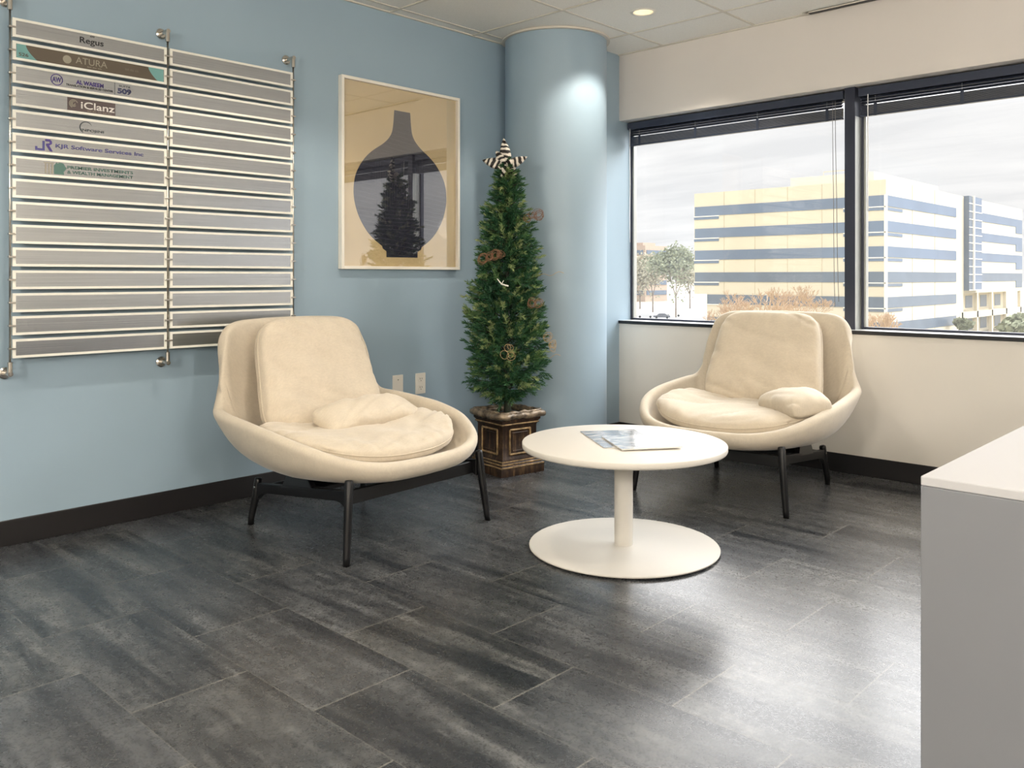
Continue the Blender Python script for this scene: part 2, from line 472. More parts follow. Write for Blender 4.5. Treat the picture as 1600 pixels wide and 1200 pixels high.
# window blinds, drawn up
def blind(x0, x1, label, n_cords):
    t = empty('window_blind', ((x0 + x1) / 2, 0.085, 2.045)); w = (x1 - x0) / 2
    MB().box(-w, w, -0.018, 0.018, -0.045, 0.0).build('headrail', M_blinds, t, bevel=0.002)
    zz = [-0.052, -0.066, -0.080] + [-0.0935 - 0.0047 * k for k in range(11)]
    for k, z in enumerate(zz):
        tilt = 0.0085 if k < 3 else 0.0015
        s = MB()
        vs = []
        for q in range(5):
            yy = -0.0125 + 0.025 * q / 4; cz = 0.0016 * (1 - (2 * q / 4 - 1) ** 2) + tilt * (q / 2 - 1)
            vs += [(-w + 0.01, yy, z + cz), (w - 0.01, yy, z + cz)]
        fs = [(2 * q, 2 * q + 1, 2 * q + 3, 2 * q + 2) for q in range(4)]
        vs2 = [(a, b_, c - (0.0034 if k > 2 else 0.0015)) for a, b_, c in vs]
        fs2 = [tuple(i + 10 for i in reversed(f)) for f in fs]
        s.add(vs + vs2, fs + fs2 + [(0, 10, 11, 1), (8, 9, 19, 18)])
        s.build('slat', M_blinds, t, smooth=True)
    MB().box(-w + 0.008, w - 0.008, -0.013, 0.013, -0.153, -0.142).build('bottom_rail', M_blinds, t, bevel=0.002)
    for k in range(n_cords):
        x = -w + 0.09 + (2 * w - 0.18) * k / (n_cords - 1)
        c = MB(); c.box(x - 0.008, x + 0.008, -0.0155, -0.0145, -0.155, -0.09)
        c.build('ladder_tape', M_blinds, t)
        c = MB()
        for q in range(4):
            c.lathe([(0.0, -0.0022), (0.0022, 0), (0.0, 0.0022)], 8, (x, -0.0165, -0.053 - 0.009 * q))
        c.build('ladder_cord', M_whitecord, t)
    return tag(t, label, 'blind', 'blinds drawn up at the window heads'), w
t1, w1 = blind(0.385, 1.805, 'dark metal slat blind drawn up above the left window pane, over the right armchair', 4)
t2, w2 = blind(1.885, 3.325, 'dark metal slat blind drawn up above the window pane right of the dark mullion', 4)
t3, w3 = blind(3.40, 4.84, 'dark metal slat blind drawn up above the window pane behind the reception counter', 4)
def cordline(t, x, z0, z1, m, bend=0.0, r=0.0016, nm='pull_cord'):
    pts = [(x + bend * (q / 10) ** 1.5, -0.024 - 0.002 * math.sin(q), z0 + (z1 - z0) * q / 10) for q in range(11)]
    MB().tube(pts, r, 6).build(nm, m, t, smooth=True)
cordline(t1, w1 - 0.055, -0.05, -1.17, M_cord, 0.012)
cordline(t1, w1 - 0.040, -0.05, -1.14, M_cord, 0.018)
cordline(t1, -w1 + 0.022, -0.04, -0.78, M_whitecord, 0.0, 0.0022, 'tilt_wand')
cordline(t2, -w2 + 0.055, -0.04, -0.66, M_whitecord, 0.0, 0.0028, 'tilt_wand')

# linear slot diffuser at the soffit
t = empty('slot_diffuser', (2.4, -0.028, H)); tag(t, 'black linear slot air diffuser in the ceiling along the soffit', 'air vent')
MB().box(-0.74, 0.74, -0.013, 0.013, -0.0125, -0.006).build('slot', M_blacksteel, t)
f = MB(); f.box(-0.755, 0.755, -0.017, -0.012, -0.010, -0.004); f.box(-0.755, 0.755, 0.012, 0.017, -0.010, -0.004)
f.box(-0.775, -0.74, -0.017, 0.017, -0.010, -0.004); f.box(0.74, 0.775, -0.017, 0.017, -0.010, -0.004)
f.build('slot_frame', M_tbar, t)

# downlights: real recessed cans with a lamp each
M_lens = bpy.data.materials.new('lit_downlight_lens'); M_lens.use_nodes = True
bs = M_lens.node_tree.nodes['Principled BSDF']; bs.inputs['Base Color'].default_value = (1, 0.95, 0.85, 1)
bs.inputs['Emission Color'].default_value = (1.0, 0.86, 0.62, 1); bs.inputs['Emission Strength'].default_value = 2.2
M_can = mat('white_baffle', S((236, 226, 205)), 0.35)
def downlight(x, y, label):
    t = empty('downlight', (x, y, H))
    n = 40; vs = []; fs = []
    prof = [(0.050, 0.0), (0.058, -0.005), (0.068, -0.004), (0.071, 0.0005), (0.060, 0.0005)]
    prof = [(0.060, 0.001), (0.052, 0.0), (0.056, -0.005), (0.068, -0.004), (0.071, -0.0005)]
    for i in range(n):
        a = 2 * PI * i / n
        for r, z in prof: vs.append((r * math.cos(a), r * math.sin(a), z))
    m = len(prof)
    for i in range(n):
        j = (i + 1) % n
        for k in range(m - 1): fs.append((i * m + k, i * m + k + 1, j * m + k + 1, j * m + k))
    b = MB().add(vs, fs); smooth_angle(b.build('trim_ring', M_whiteplastic, t), 50)
    vs = []; fs = []
    for i in range(n):
        a = 2 * PI * i / n
        for r, z in ((0.0545, 0.0), (0.054, 0.035)): vs.append((r * math.cos(a), r * math.sin(a), z))
    for i in range(n):
        j = (i + 1) % n; fs.append((i * 2, i * 2 + 1, j * 2 + 1, j * 2))
    MB().add(vs, fs).build('reflector', M_can, t, smooth=True)
    MB().lathe([(0.054, 0.035), (0.054, 0.037)], n).build('lens', M_lens, t)
    L = bpy.data.lights.new('downlight_lamp', 'SPOT'); L.energy = DOWNLIGHT_W * 4; L.color = (1.0, 0.90, 0.77)
    L.spot_size = math.radians(122); L.spot_blend = 0.3; L.shadow_soft_size = 0.045
    lo = bpy.data.objects.new('lamp', L); COL.objects.link(lo); lo.parent = t; lo.location = (0, 0, -0.012)
    tag(t, label, 'ceiling light', 'round recessed downlights in the ceiling')
dl_lab = ['lit round recessed downlight in the ceiling nearest the round column', 'lit round recessed downlight in the ceiling over the left armchair',
          'lit round recessed downlight in the ceiling in front of the directory sign, near the camera', 'lit round recessed downlight in the ceiling beside the coffee table, window side',
          'lit round recessed downlight in the ceiling just left of the camera', 'lit round recessed downlight in the ceiling over the reception counter',
          'lit round recessed downlight in the ceiling right of the camera', 'lit round recessed downlight in the ceiling near the window behind the counter']
for (x, y), lab in zip(DOWNLIGHTS, dl_lab): downlight(x, y, lab)

# added fill light: glowing globes out of view, invented to brighten the room
M_fill_globe = bpy.data.materials.new('fill_light_opal'); M_fill_globe.use_nodes = True
bs = M_fill_globe.node_tree.nodes['Principled BSDF']; bs.inputs['Base Color'].default_value = (1, 0.97, 0.92, 1)
bs.inputs['Emission Color'].default_value = (1.0, 0.93, 0.84, 1); bs.inputs['Emission Strength'].default_value = FILL_GLOBE
for (x, y), lab in (((5.6, -3.6), 'added fill-light globe, unseen behind the reception counter'), ((2.9, -6.3), 'added fill-light globe, unseen behind the camera on the sign side'), ((5.3, -6.2), 'added fill-light globe, unseen in the far back corner')):
    t = empty('fill_globe', (x, y, 1.75)); tag(t, lab, 'pendant light', 'added fill-light globes')
    MB().lathe([(0.16 * math.sin(PI * k / 20), -0.16 * math.cos(PI * k / 20)) for k in range(1, 20)], 32).build('globe', M_fill_globe, t, smooth=True)
    MB().tube([(0, 0, 0.155), (0, 0, H - 1.75)], 0.004, 8).build('cord', M_blacksteel, t)
    MB().lathe([(0.05, H - 1.75 - 0.02), (0.05, H - 1.75 - 0.006)], 24).build('ceiling_rose', M_whiteplastic, t)

# ================================================================== directory sign
def directory_mat():
    m = bpy.data.materials.new('frosted_silver_acrylic'); m.use_nodes = True
    nt = m.node_tree; b = nt.nodes['Principled BSDF']
    tc = N(nt, 'ShaderNodeNewGeometry')
    mp = N(nt, 'ShaderNodeMapping', ins={0: tc.outputs['Position'], 'Scale': (1, 2.0, 220.0)})
    n1 = N(nt, 'ShaderNodeTexNoise', ins={'Vector': mp.outputs[0], 'Scale': 1.0, 'Detail': 3.0})
    c = ramp(nt, n1.outputs[0], [(0.3, S((186, 188, 191))), (0.7, S((200, 202, 204)))])
    nt.links.new(c, b.inputs['Base Color'])
    b.inputs['Metallic'].default_value = 0.92
    b.inputs['Roughness'].default_value = 0.23
    bp = N(nt, 'ShaderNodeBump', ins={'Height': n1.outputs[0], 'Strength': 0.12, 'Distance': 0.001})
    nt.links.new(bp.outputs[0], b.inputs['Normal'])
    return m
M_board = directory_mat()
M_edge = mat('white_acrylic_edge', S((240, 238, 228)), 0.3)
def ink(name, rgb): return mat(name, S(rgb), 0.5)
I_black = ink('black_print', (38, 38, 40)); I_purple = ink('purple_print', (70, 55, 125)); I_brown = ink('brown_print', (92, 82, 70))
I_teal = ink('teal_print', (112, 160, 158)); I_dim = ink('grey_beige_print', (150, 145, 130)); I_navy = ink('navy_print', (62, 66, 100))
I_iclanz = ink('dark_mauve_print', (88, 76, 76)); I_white = ink('white_print', (235, 230, 225)); I_kjr = ink('blue_violet_print', (74, 72, 130))
I_green = ink('sage_green_print', (80, 112, 104)); I_gray = ink('grey_print', (66, 72, 76)); I_red = ink('rose_print', (150, 90, 105))
ROD_Y = [-3.469, -2.857, -2.236]; SX = 0.066
BH, BP, BTOP = 0.0722, 0.0875, 2.026
dg = bpy.context.evaluated_depsgraph_get()

def text_mesh(s, bold=0.0, shear=0.0, spacing=1.0):
    cu = bpy.data.curves.new('lettering', 'FONT'); cu.body = s; cu.size = 1.0; cu.offset = bold; cu.shear = shear
    cu.space_character = spacing; cu.align_x = 'CENTER'; cu.align_y = 'CENTER'; cu.extrude = 0.0; cu.resolution_u = 4
    o = bpy.data.objects.new('tmp', cu); COL.objects.link(o)
    bpy.context.view_layer.update()
    me = bpy.data.meshes.new_from_object(o.evaluated_get(bpy.context.evaluated_depsgraph_get()))
    bpy.data.objects.remove(o); bpy.data.curves.remove(cu)
    return me
def put_text(parent, s, yc, zc, width, height, m, bold=0.0, nm='lettering', x=0.0062, shear=0.0, spacing=1.0):
    """lettering in the board's own frame, reading along +y, fitted to width x height"""
    me = text_mesh(s, bold, shear, spacing)
    co = np.array([v.co[:] for v in me.vertices]); lo, hi = co.min(0), co.max(0)
    sc = (width / (hi[0] - lo[0]), height / (hi[1] - lo[1])); c = (lo + hi) / 2
    for v in me.vertices:
        v.co = (x, yc + (v.co.x - c[0]) * sc[0], zc + (v.co.y - c[1]) * sc[1])
    # give the print a little body
    bm = bmesh.new(); bm.from_mesh(me)
    r = bmesh.ops.extrude_face_region(bm, geom=list(bm.faces))
    for g in r['geom']:
        if isinstance(g, bmesh.types.BMVert): g.co.x += 0.0004
    bmesh.ops.recalc_face_normals(bm, faces=bm.faces)
    bm.to_mesh(me); bm.free()
    return link(nm, me, m, parent)
def poly(parent, pts, m, nm, x=0.0060, th=0.0005):
    n = len(pts); vs = [(x, y, z) for y, z in pts] + [(x + th, y, z) for y, z in pts]
    fs = [tuple(range(n)), tuple(reversed(range(n, 2 * n)))] + [(i, (i + 1) % n, n + (i + 1) % n, n + i) for i in range(n)]
    return MB().add(vs, fs).build(nm, m, parent)
def arc(cy, cz, r0, r1, a0, a1, n=24, taper=False):
    pts = [(cy + r1 * math.cos(math.radians(a0 + (a1 - a0) * i / n)), cz + r1 * math.sin(math.radians(a0 + (a1 - a0) * i / n))) for i in range(n + 1)]
    inn = []
    for i in range(n + 1):
        f = i / n; r = r0 if not taper else r1 - (r1 - r0) * math.sin(PI * (0.15 + 0.85 * (1 - f)))
        a = math.radians(a0 + (a1 - a0) * f); inn.append((cy + r * math.cos(a), cz + r * math.sin(a)))
    return pts + inn[::-1]
def arc_part(parent, cy, cz, r0, r1, a0, a1, m, nm, n=24, taper=False, x=0.006):
    P = arc(cy, cz, r0, r1, a0, a1, n, taper); k = n + 1
    vs = [(x, y, z) for y, z in P] + [(x + 0.0005, y, z) for y, z in P]; N2 = 2 * k
    fs = []
    for i in range(n):
        q = (i, i + 1, N2 - 2 - i, N2 - 1 - i)
        fs.append(q); fs.append(tuple(N2 + j for j in reversed(q)))
        fs.append((i, i + 1, N2 + i + 1, N2 + i)); fs.append((N2 - 1 - i, N2 - 2 - i, 2 * N2 - 2 - i, 2 * N2 - 1 - i))
    return MB().add(vs, fs).build(nm, m, parent)

def faint_line(parent, yc, zc, width, height, m, x):
    """a line of print too small to read: a row of little strokes"""
    b = MB(); n = int(width / 0.004)
    for k in range(n):
        if k % 5 == 4: continue
        y = yc - width / 2 + k * 0.004
        b.box(x, x + 0.0004, y, y + 0.0022, zc - height / 2, zc + height / 2 * (0.6 if k % 3 else 1.0))
    return b.build('fine_print', m, parent)
# standoff rods
ordw = ['leftmost', 'middle', 'rightmost']
clip_z = [BTOP - BH / 2 - BP * k for k in range(15)]
for i, y in enumerate(ROD_Y):
    t = empty('standoff_rod', (SX, y, 0.655))
    tag(t, ['thin vertical steel rod at the left edge of the directory sign', 'thin vertical steel rod between the two columns of directory boards', 'thin vertical steel rod at the right edge of the directory sign, toward the picture'][i], 'sign rod', 'steel rods holding the directory boards')
    o = 0.655
    MB().tube([(0, 0, 0.045), (0, 0, 2.085 - o)], 0.0042, 12).build('rod', M_steel, t, smooth=True)
    for z, s in ((2.100, -1), (0.668, 1)):
        z -= o
        c = MB().tube([(0, 0, z + 0.004 * -s), (0, 0, z + 0.046 * s)], 0.0095, 16); c.tube([(0.009, 0, z), (-SX + 0.010, 0, z)], 0.009, 16)
        smooth_angle(c.build('rod_mount', M_steel, t))
        f = MB().tube([(-SX + 0.0005, 0, z), (-SX + 0.007, 0, z), (-SX + 0.012, 0, z)], [0.023, 0.023, 0.017], 28)
        smooth_angle(f.build('wall_flange', M_steel, t))
    for z in clip_z:
        y0, y1 = (-0.007, 0.017) if i == 0 else ((-0.017, 0.017) if i == 1 else (-0.017, 0.007))
        MB().box(-0.006, 0.013, y0, y1, z - o - 0.0035, z - o + 0.0035).build('board_clip', M_steel, t, bevel=0.001)

def board(col, row):
    y0 = ROD_Y[col] + 0.007; y1 = ROD_Y[col + 1] - 0.007
    t = empty('directory_board', (SX, (y0 + y1) / 2, BTOP - BP * row - BH)); w = (y1 - y0) / 2
    MB().box(-0.004, 0.0055, -w + 0.011, w - 0.011, 0.009, BH - 0.009).build('panel', M_board, t)
    f = MB(); f.box(-0.0055, 0.0075, -w, w, 0, 0.0095); f.box(-0.0055, 0.0075, -w, w, BH - 0.0095, BH)
    f.box(-0.0055, 0.0075, -w, -w + 0.0115, 0.0095, BH - 0.0095); f.box(-0.0055, 0.0075, w - 0.0115, w, 0.0095, BH - 0.0095)
    f.build('board_frame', M_edge, t)
    return t, (y0 + y1) / 2
nth = ['topmost', 'second from the top', 'third from the top', 'fourth from the top', 'fifth from the top', 'sixth from the top', 'seventh from the top', 'eighth from the top',
       'seventh from the bottom', 'sixth from the bottom', 'fifth from the bottom', 'fourth from the bottom', 'third from the bottom', 'second from the bottom', 'lowest']
special = ['silver directory board with black Regus lettering', 'directory board with a brown and teal ATURA print', 'directory board with purple AL WASEEM lettering and number 509',
           'directory board with a dark iClanz rectangle', 'directory board with small grey INFOJINI lettering and an arc', 'directory board reading KJR Software Services Inc in violet',
           'directory board reading PREMIER INVESTMENTS & WEALTH MANAGEMENT']
for c in (0, 1):
    for r in range(15):
        t, yc = board(c, r)
        if c == 0 and r < 7: lab = special[r]
        else: lab = 'blank grey directory board, %s of the %s column' % (nth[r], ('left', 'right')[c])
        tag(t, lab, 'sign board', 'boards of the wall directory sign')
        if c: continue
        L = lambda y: y - yc
        mz = BH / 2
        if r == 0:
            put_text(t, 'Regus', L(-3.173), mz - 0.003, 0.092, 0.031, I_black, 0.012)
            for (dy, a) in ((-0.006, 0.9), (0.0, 1.6), (0.007, 0.6)):
                poly(t, [(L(-3.172) + dy - 0.002, mz + 0.018), (L(-3.172) + dy + 0.002, mz + 0.018), (L(-3.172) + dy * a + 0.003, mz + 0.026)], I_black, 'crown_mark')
        if r == 1:
            zb, zt = 0.0097, BH - 0.0097
            poly(t, [(L(-3.448), zb), (L(-2.878), zb), (L(-2.878), zt), (L(-3.448), zt)], I_teal, 'teal_print', 0.0056)
            ed = lambda s, y, bulge: [(L(y) + s * bulge * (k / 6) ** 1.6, zt + (zb - zt) * k / 6) for k in range(7)]
            poly(t, ed(1, -3.416, 0.040) + list(reversed(ed(1, -2.944, 0.040))), I_brown, 'brown_print', 0.0062)
            put_text(t, '526', L(-3.424), 0.024, 0.034, 0.013, I_brown, 0.01, x=0.0068)
            arc_part(t, L(-3.267), mz - 0.001, 0.0, 0.016, 0, 360, I_dim, 'round_mark', x=0.0068)
            put_text(t, 'ATURA', L(-3.174), mz + 0.003, 0.122, 0.026, I_dim, 0.0, x=0.0068)
            faint_line(t, L(-3.16), mz - 0.017, 0.06, 0.004, I_dim, 0.0068)
            faint_line(t, L(-3.011), mz, 0.058, 0.009, ink('brown_grey_print', (112, 104, 92)), 0.0068)
        if r == 2:
            arc_part(t, L(-3.305), mz, 0.0195, 0.0225, 0, 360, I_purple, 'ring_mark', 40)
            put_text(t, 'AW', L(-3.305), mz, 0.033, 0.021, I_purple, 0.02)
            put_text(t, 'AL WASEEM', L(-3.180), mz + 0.003, 0.106, 0.017, I_purple, 0.035)
            put_text(t, 'TRANSLATION & SERVICES CENTER', L(-3.180), mz - 0.013, 0.182, 0.0085, I_black, 0.02)
            poly(t, [(L(-3.083), 0.012), (L(-3.0815), 0.012), (L(-3.0815), BH - 0.012), (L(-3.083), BH - 0.012)], I_gray, 'divider_line')
            put_text(t, 'SUITE', L(-3.042), mz + 0.015, 0.046, 0.007, I_gray, 0.0)
            put_text(t, '509', L(-3.043), mz - 0.006, 0.056, 0.023, I_navy, 0.04)
        if r == 3:
            poly(t, [(L(-3.266), 0.0105), (L(-3.080), 0.0105), (L(-3.080), BH - 0.0105), (L(-3.266), BH - 0.0105)], I_iclanz, 'logo_panel', 0.0056)
            put_text(t, 'iClanz', L(-3.149), mz + 0.001, 0.132, 0.029, I_white, 0.015, x=0.0064)
            faint_line(t, L(-3.14), mz - 0.020, 0.10, 0.003, I_dim, 0.0064)
            for k, (rr, a0, a1) in enumerate(((0.017, 20, 250), (0.012, 60, 320), (0.007, 100, 380))):
                arc_part(t, L(-3.243), mz + 0.002, rr - 0.003, rr, a0, a1, I_dim, 'spiral_mark', x=0.0064)
        if r == 4:
            arc_part(t, L(-3.196), mz + 0.000, 0.020, 0.0245, 20, 245, I_gray, 'arc_mark', taper=True)
            put_text(t, 'INFOJINI', L(-3.171), mz - 0.012, 0.090, 0.012, I_gray, 0.018)
        if r == 5:
            put_text(t, 'KJR Software Services Inc', L(-3.137), mz + 0.000, 0.345, 0.020, I_kjr, 0.018)
            q = [(-3.383, 0.014), (-3.349, 0.014), (-3.349, 0.052), (-3.357, 0.052), (-3.357, 0.022), (-3.375, 0.022), (-3.375, 0.029), (-3.383, 0.029)]
            poly(t, [(L(y), z) for y, z in q], I_kjr, 'logo_hook')
            q = [(-3.347, 0.060), (-3.330, 0.060), (-3.323, 0.053), (-3.323, 0.043), (-3.333, 0.036), (-3.320, 0.014), (-3.330, 0.014), (-3.344, 0.036), (-3.344, 0.042), (-3.331, 0.045), (-3.331, 0.051), (-3.347, 0.052)]
            poly(t, [(L(y), z) for y, z in q], I_purple, 'logo_stroke', 0.0064)
        if r == 6:
            put_text(t, 'PREMIER INVESTMENTS', L(-3.137), mz + 0.009, 0.258, 0.0125, I_green, 0.018)
            put_text(t, '& WEALTH MANAGEMENT', L(-3.137), mz - 0.010, 0.258, 0.0125, I_green, 0.018)
            poly(t, [(L(-3.352), 0.058), (L(-3.316), 0.058), (L(-3.316), 0.054), (L(-3.352), 0.054)], I_dim, 'column_mark')
            for k in range(3):
                poly(t, [(L(-3.348) + k * 0.012, 0.014), (L(-3.343) + k * 0.012, 0.014), (L(-3.343) + k * 0.012, 0.053), (L(-3.348) + k * 0.012, 0.053)], I_dim, 'column_mark')
            q = [(-3.315, 0.014), (-3.278, 0.014), (-3.280, 0.024), (-3.272, 0.034), (-3.268, 0.040), (-3.274, 0.045), (-3.280, 0.057), (-3.290, 0.060), (-3.297, 0.060), (-3.300, 0.056), (-3.307, 0.060), (-3.311, 0.052), (-3.315, 0.048)]
            poly(t, [(L(y), z) for y, z in q], I_green, 'head_mark')

# ================================================================== framed vase print
pic = empty('framed_print', (0, -1.516, 1.080)); tag(pic, 'white framed print of a dark round vase on tan paper, hung on the blue wall', 'framed picture')
PWd, PH, FD = 0.414, 1.0, 0.034
f = MB(); fw = 0.016
f.box(0.001, FD, -PWd, -PWd + fw, 0, PH); f.box(0.001, FD, PWd - fw, PWd, 0, PH); f.box(0.001, FD, -PWd + fw, PWd - fw, 0, fw); f.box(0.001, FD, -PWd + fw, PWd - fw, PH - fw, PH)
f.build('frame', M_whiteframe, pic, bevel=0.0015)
M_paper = mat('tan_paper', S((220, 196, 148)), 0.7, noise_amt=0.04, noise_scale=4)
MB().box(0.001, 0.012, -PWd + fw, PWd - fw, fw, PH - fw).build('paper', M_paper, pic)
# vase silhouette: (half width, z)
vp = [(0.118, 0.066), (0.118, 0.098), (0.145, 0.112), (0.150, 0.126), (0.215, 0.165), (0.270, 0.215), (0.318, 0.285), (0.345, 0.360), (0.350, 0.425), (0.338, 0.490), (0.308, 0.545), (0.262, 0.598), (0.205, 0.640), (0.150, 0.672), (0.104, 0.708), (0.078, 0.745), (0.068, 0.790), (0.062, 0.850), (0.060, 0.868)]
def cat(P, n=6):
    out = []
    for i in range(len(P) - 1):
        p0, p1, p2, p3 = P[max(i - 1, 0)], P[i], P[i + 1], P[min(i + 2, len(P) - 1)]
        for k in range(n):
            t = k / n
            out.append(tuple(0.5 * ((2 * p1[d]) + (-p0[d] + p2[d]) * t + (2 * p0[d] - 5 * p1[d] + 4 * p2[d] - p3[d]) * t * t + (-p0[d] + 3 * p1[d] - 3 * p2[d] + p3[d]) * t ** 3) for d in range(len(p1))))
    out.append(tuple(P[-1])); return out
vps = vp[:4] + cat(vp[3:])[1:]
vps = [(w * 0.93, z) for w, z in vps]
k = len(vps); vs = [(0.0125, -w, z) for w, z in vps] + [(0.0125, w, z) for w, z in vps]
fs = [(i, i + 1, k + i + 1, k + i) for i in range(k - 1)]
def vase_mat():
    m = bpy.data.materials.new('dark_navy_screenprint'); m.use_nodes = True
    nt = m.node_tree; b = nt.nodes['Principled BSDF']
    tc = N(nt, 'ShaderNodeTexCoord'); sp = N(nt, 'ShaderNodeSeparateXYZ', ins={0: tc.outputs['Object']})
    # nested rectangular hairlines, with plain horizontals elsewhere
    ay = math_n(nt, 'ABSOLUTE', math_n(nt, 'ADD', sp.outputs[1], 0.02)); az = math_n(nt, 'ABSOLUTE', math_n(nt, 'SUBTRACT', sp.outputs[2], 0.42))
    d = math_n(nt, 'MAXIMUM', ay, math_n(nt, 'MULTIPLY', az, 0.8))
    ring = math_n(nt, 'LESS_THAN', math_n(nt, 'FRACT', math_n(nt, 'MULTIPLY', d, 62.0)), 0.13)
    hor = math_n(nt, 'LESS_THAN', math_n(nt, 'FRACT', math_n(nt, 'MULTIPLY', math_n(nt, 'ADD', sp.outputs[2], math_n(nt, 'MULTIPLY', sp.outputs[1], 0.12)), 40.0)), 0.10)
    inside = math_n(nt, 'LESS_THAN', d, 0.17)
    line = math_n(nt, 'MAXIMUM', math_n(nt, 'MULTIPLY', ring, inside), math_n(nt, 'MULTIPLY', hor, math_n(nt, 'SUBTRACT', 1.0, inside)))
    c = mixc(nt, math_n(nt, 'MULTIPLY', line, 0.5), S((30, 31, 48)), S((92, 90, 104)))
    nt.links.new(c, b.inputs['Base Color']); b.inputs['Roughness'].default_value = 0.6
    return m
MB().add(vs, fs).build('vase_silhouette', vase_mat(), pic)
MB().box(0.020, 0.0222, -PWd + fw, PWd - fw, fw, PH - fw).build('glazing', M_picglass, pic)

# ================================================================== wall plates
M_slot = ink('outlet_slot', (60, 55, 50))
t = empty('blank_wall_plate', (0, -1.540, 0.385)); tag(t, 'small blank cream wall plate on the blue wall, just above the left armchair arm', 'wall plate')
MB().box(0, 0.006, -0.036, 0.036, 0, 0.116).build('plate', M_whiteplastic, t, bevel=0.002)
b = MB().lathe([(0.003, 0), (0.003, 0.001)], 12, M=Matrix.Translation((0.006, 0, 0.09)) @ Matrix.Rotation(PI / 2, 4, 'Y')); b.build('screw', M_steel, t)
t = empty('wall_outlet', (0, -1.378, 0.383)); tag(t, 'white duplex power outlet on the blue wall, right of the blank plate', 'outlet')
MB().box(0, 0.006, -0.036, 0.036, 0, 0.116).build('plate', M_whiteplastic, t, bevel=0.002)
for z in (0.034, 0.082):
    o = MB().box(0.006, 0.0085, -0.017, 0.017, z - 0.0145, z + 0.0145).build('socket', M_whiteplastic, t, bevel=0.001)
    s = MB(); s.box(0.0084, 0.009, -0.008, -0.0055, z - 0.001, z + 0.008); s.box(0.0084, 0.009, 0.0055, 0.008, z - 0.001, z + 0.008); s.box(0.0084, 0.009, -0.0025, 0.0025, z - 0.010, z - 0.006)
    s.build('socket_slot', M_slot, o)

# ================================================================== armchairs
# local frame: +X is the way the sitter faces, +Y the sitter's left; (u = Y, v = X, w = Z)
RIM = [(0, .385, .316), (.20, .370, .322), (.345, .300, .350), (.438, .15, .402), (.468, -.01, .436), (.466, -.16, .454), (.456, -.30, .468), (.437, -.390, .482),
       (.409, -.430, .54), (.395, -.447, .62), (.380, -.462, .72), (.356, -.480, .785), (.290, -.505, .822), (.15, -.520, .832), (0, -.525, .834)]
def shell_mesh(name, m, parent):
    half = cat(RIM, 6)
    ring = half + [(-u, v, w) for u, v, w in reversed(half[1:-1])]
    n = len(ring); rows = []
    for (u, v, w) in ring:
        bk = max(0.0, min(1.0, (w - 0.44) / 0.22)); fr = max(0.0, min(1.0, (v - 0.05) / 0.3))
        P0 = Vector((u, v, w))
        arm = (1 - bk)
        au = abs(u)
        w1 = 0.40 * bk + arm * (w - 0.100 + 0.055 * fr)
        re = max(0.0, min(1.0, (-v - 0.15) / 0.25))
        P1 = Vector((u * (0.99 * bk + (0.97 - 0.06 * re) * arm), v * (0.90 * bk + arm * (0.985 - 0.10 * re)), w1))
        P2 = Vector((u * (0.88 * bk + (0.88 - 0.08 * re) * arm), v * (0.80 * bk + (0.90 - 0.15 * re) * arm), 0.280 * bk + arm * (0.268 + 0.014 * fr)))
        P3 = Vector((u * 0.42, v * 0.42 - 0.03, 0.268))
        rows.append([(1 - t) ** 3 * P0 + 3 * (1 - t) ** 2 * t * P1 + 3 * (1 - t) * t * t * P2 + t ** 3 * P3 for t in [0, .04, .09, .15, .22, .3, .38, .46, .54, .62, .7, .78, .86, .93, 1.0]])
    m_ = len(rows[0]); r_ = 0.0235
    C0 = Vector((0, -0.03, rows[0][-1].z + 0.001))
    secs = []
    for i in range(n):
        A, B2 = rows[i - 1], rows[(i + 1) % n]
        sec_o, sec_i = [], []
        for k in range(m_):
            d1 = B2[k] - A[k]
            d2 = rows[i][min(k + 1, m_ - 1)] - rows[i][max(k - 1, 0)]
            nn = d1.cross(d2).normalized()
            if k == 0: n0 = nn; t0 = (rows[i][0] - rows[i][1]).normalized()
            th = r_ if k < m_ - 1 else r_
            sec_o.append(rows[i][k] + nn * th); sec_i.append(rows[i][k] - nn * th)
        mid = [rows[i][0] + (n0 * math.cos(f) + t0 * math.sin(f)) * r_ for f in [PI * q / 6 for q in range(1, 6)]]
        secs.append(list(reversed(sec_o)) + mid + sec_i)
    M2 = len(secs[0]); vs = []; fs = []
    for sc_ in secs:
        for p in sc_: vs.append((p.y, p.x, p.z))
    for i in range(n):
        j = (i + 1) % n
        for k in range(M2 - 1): fs.append((i * M2 + k, j * M2 + k, j * M2 + k + 1, i * M2 + k + 1))
    for k in (0, M2 - 1):
        c = len(vs); q = [Vector(vs[i * M2 + k]) for i in range(n)]; vs.append(tuple(sum(q, Vector()) / n))
        for i in range(n): fs.append((i * M2 + k, ((i + 1) % n) * M2 + k, c))
    o = MB().add(vs, fs).build(name, m, parent, smooth=True)
    return o

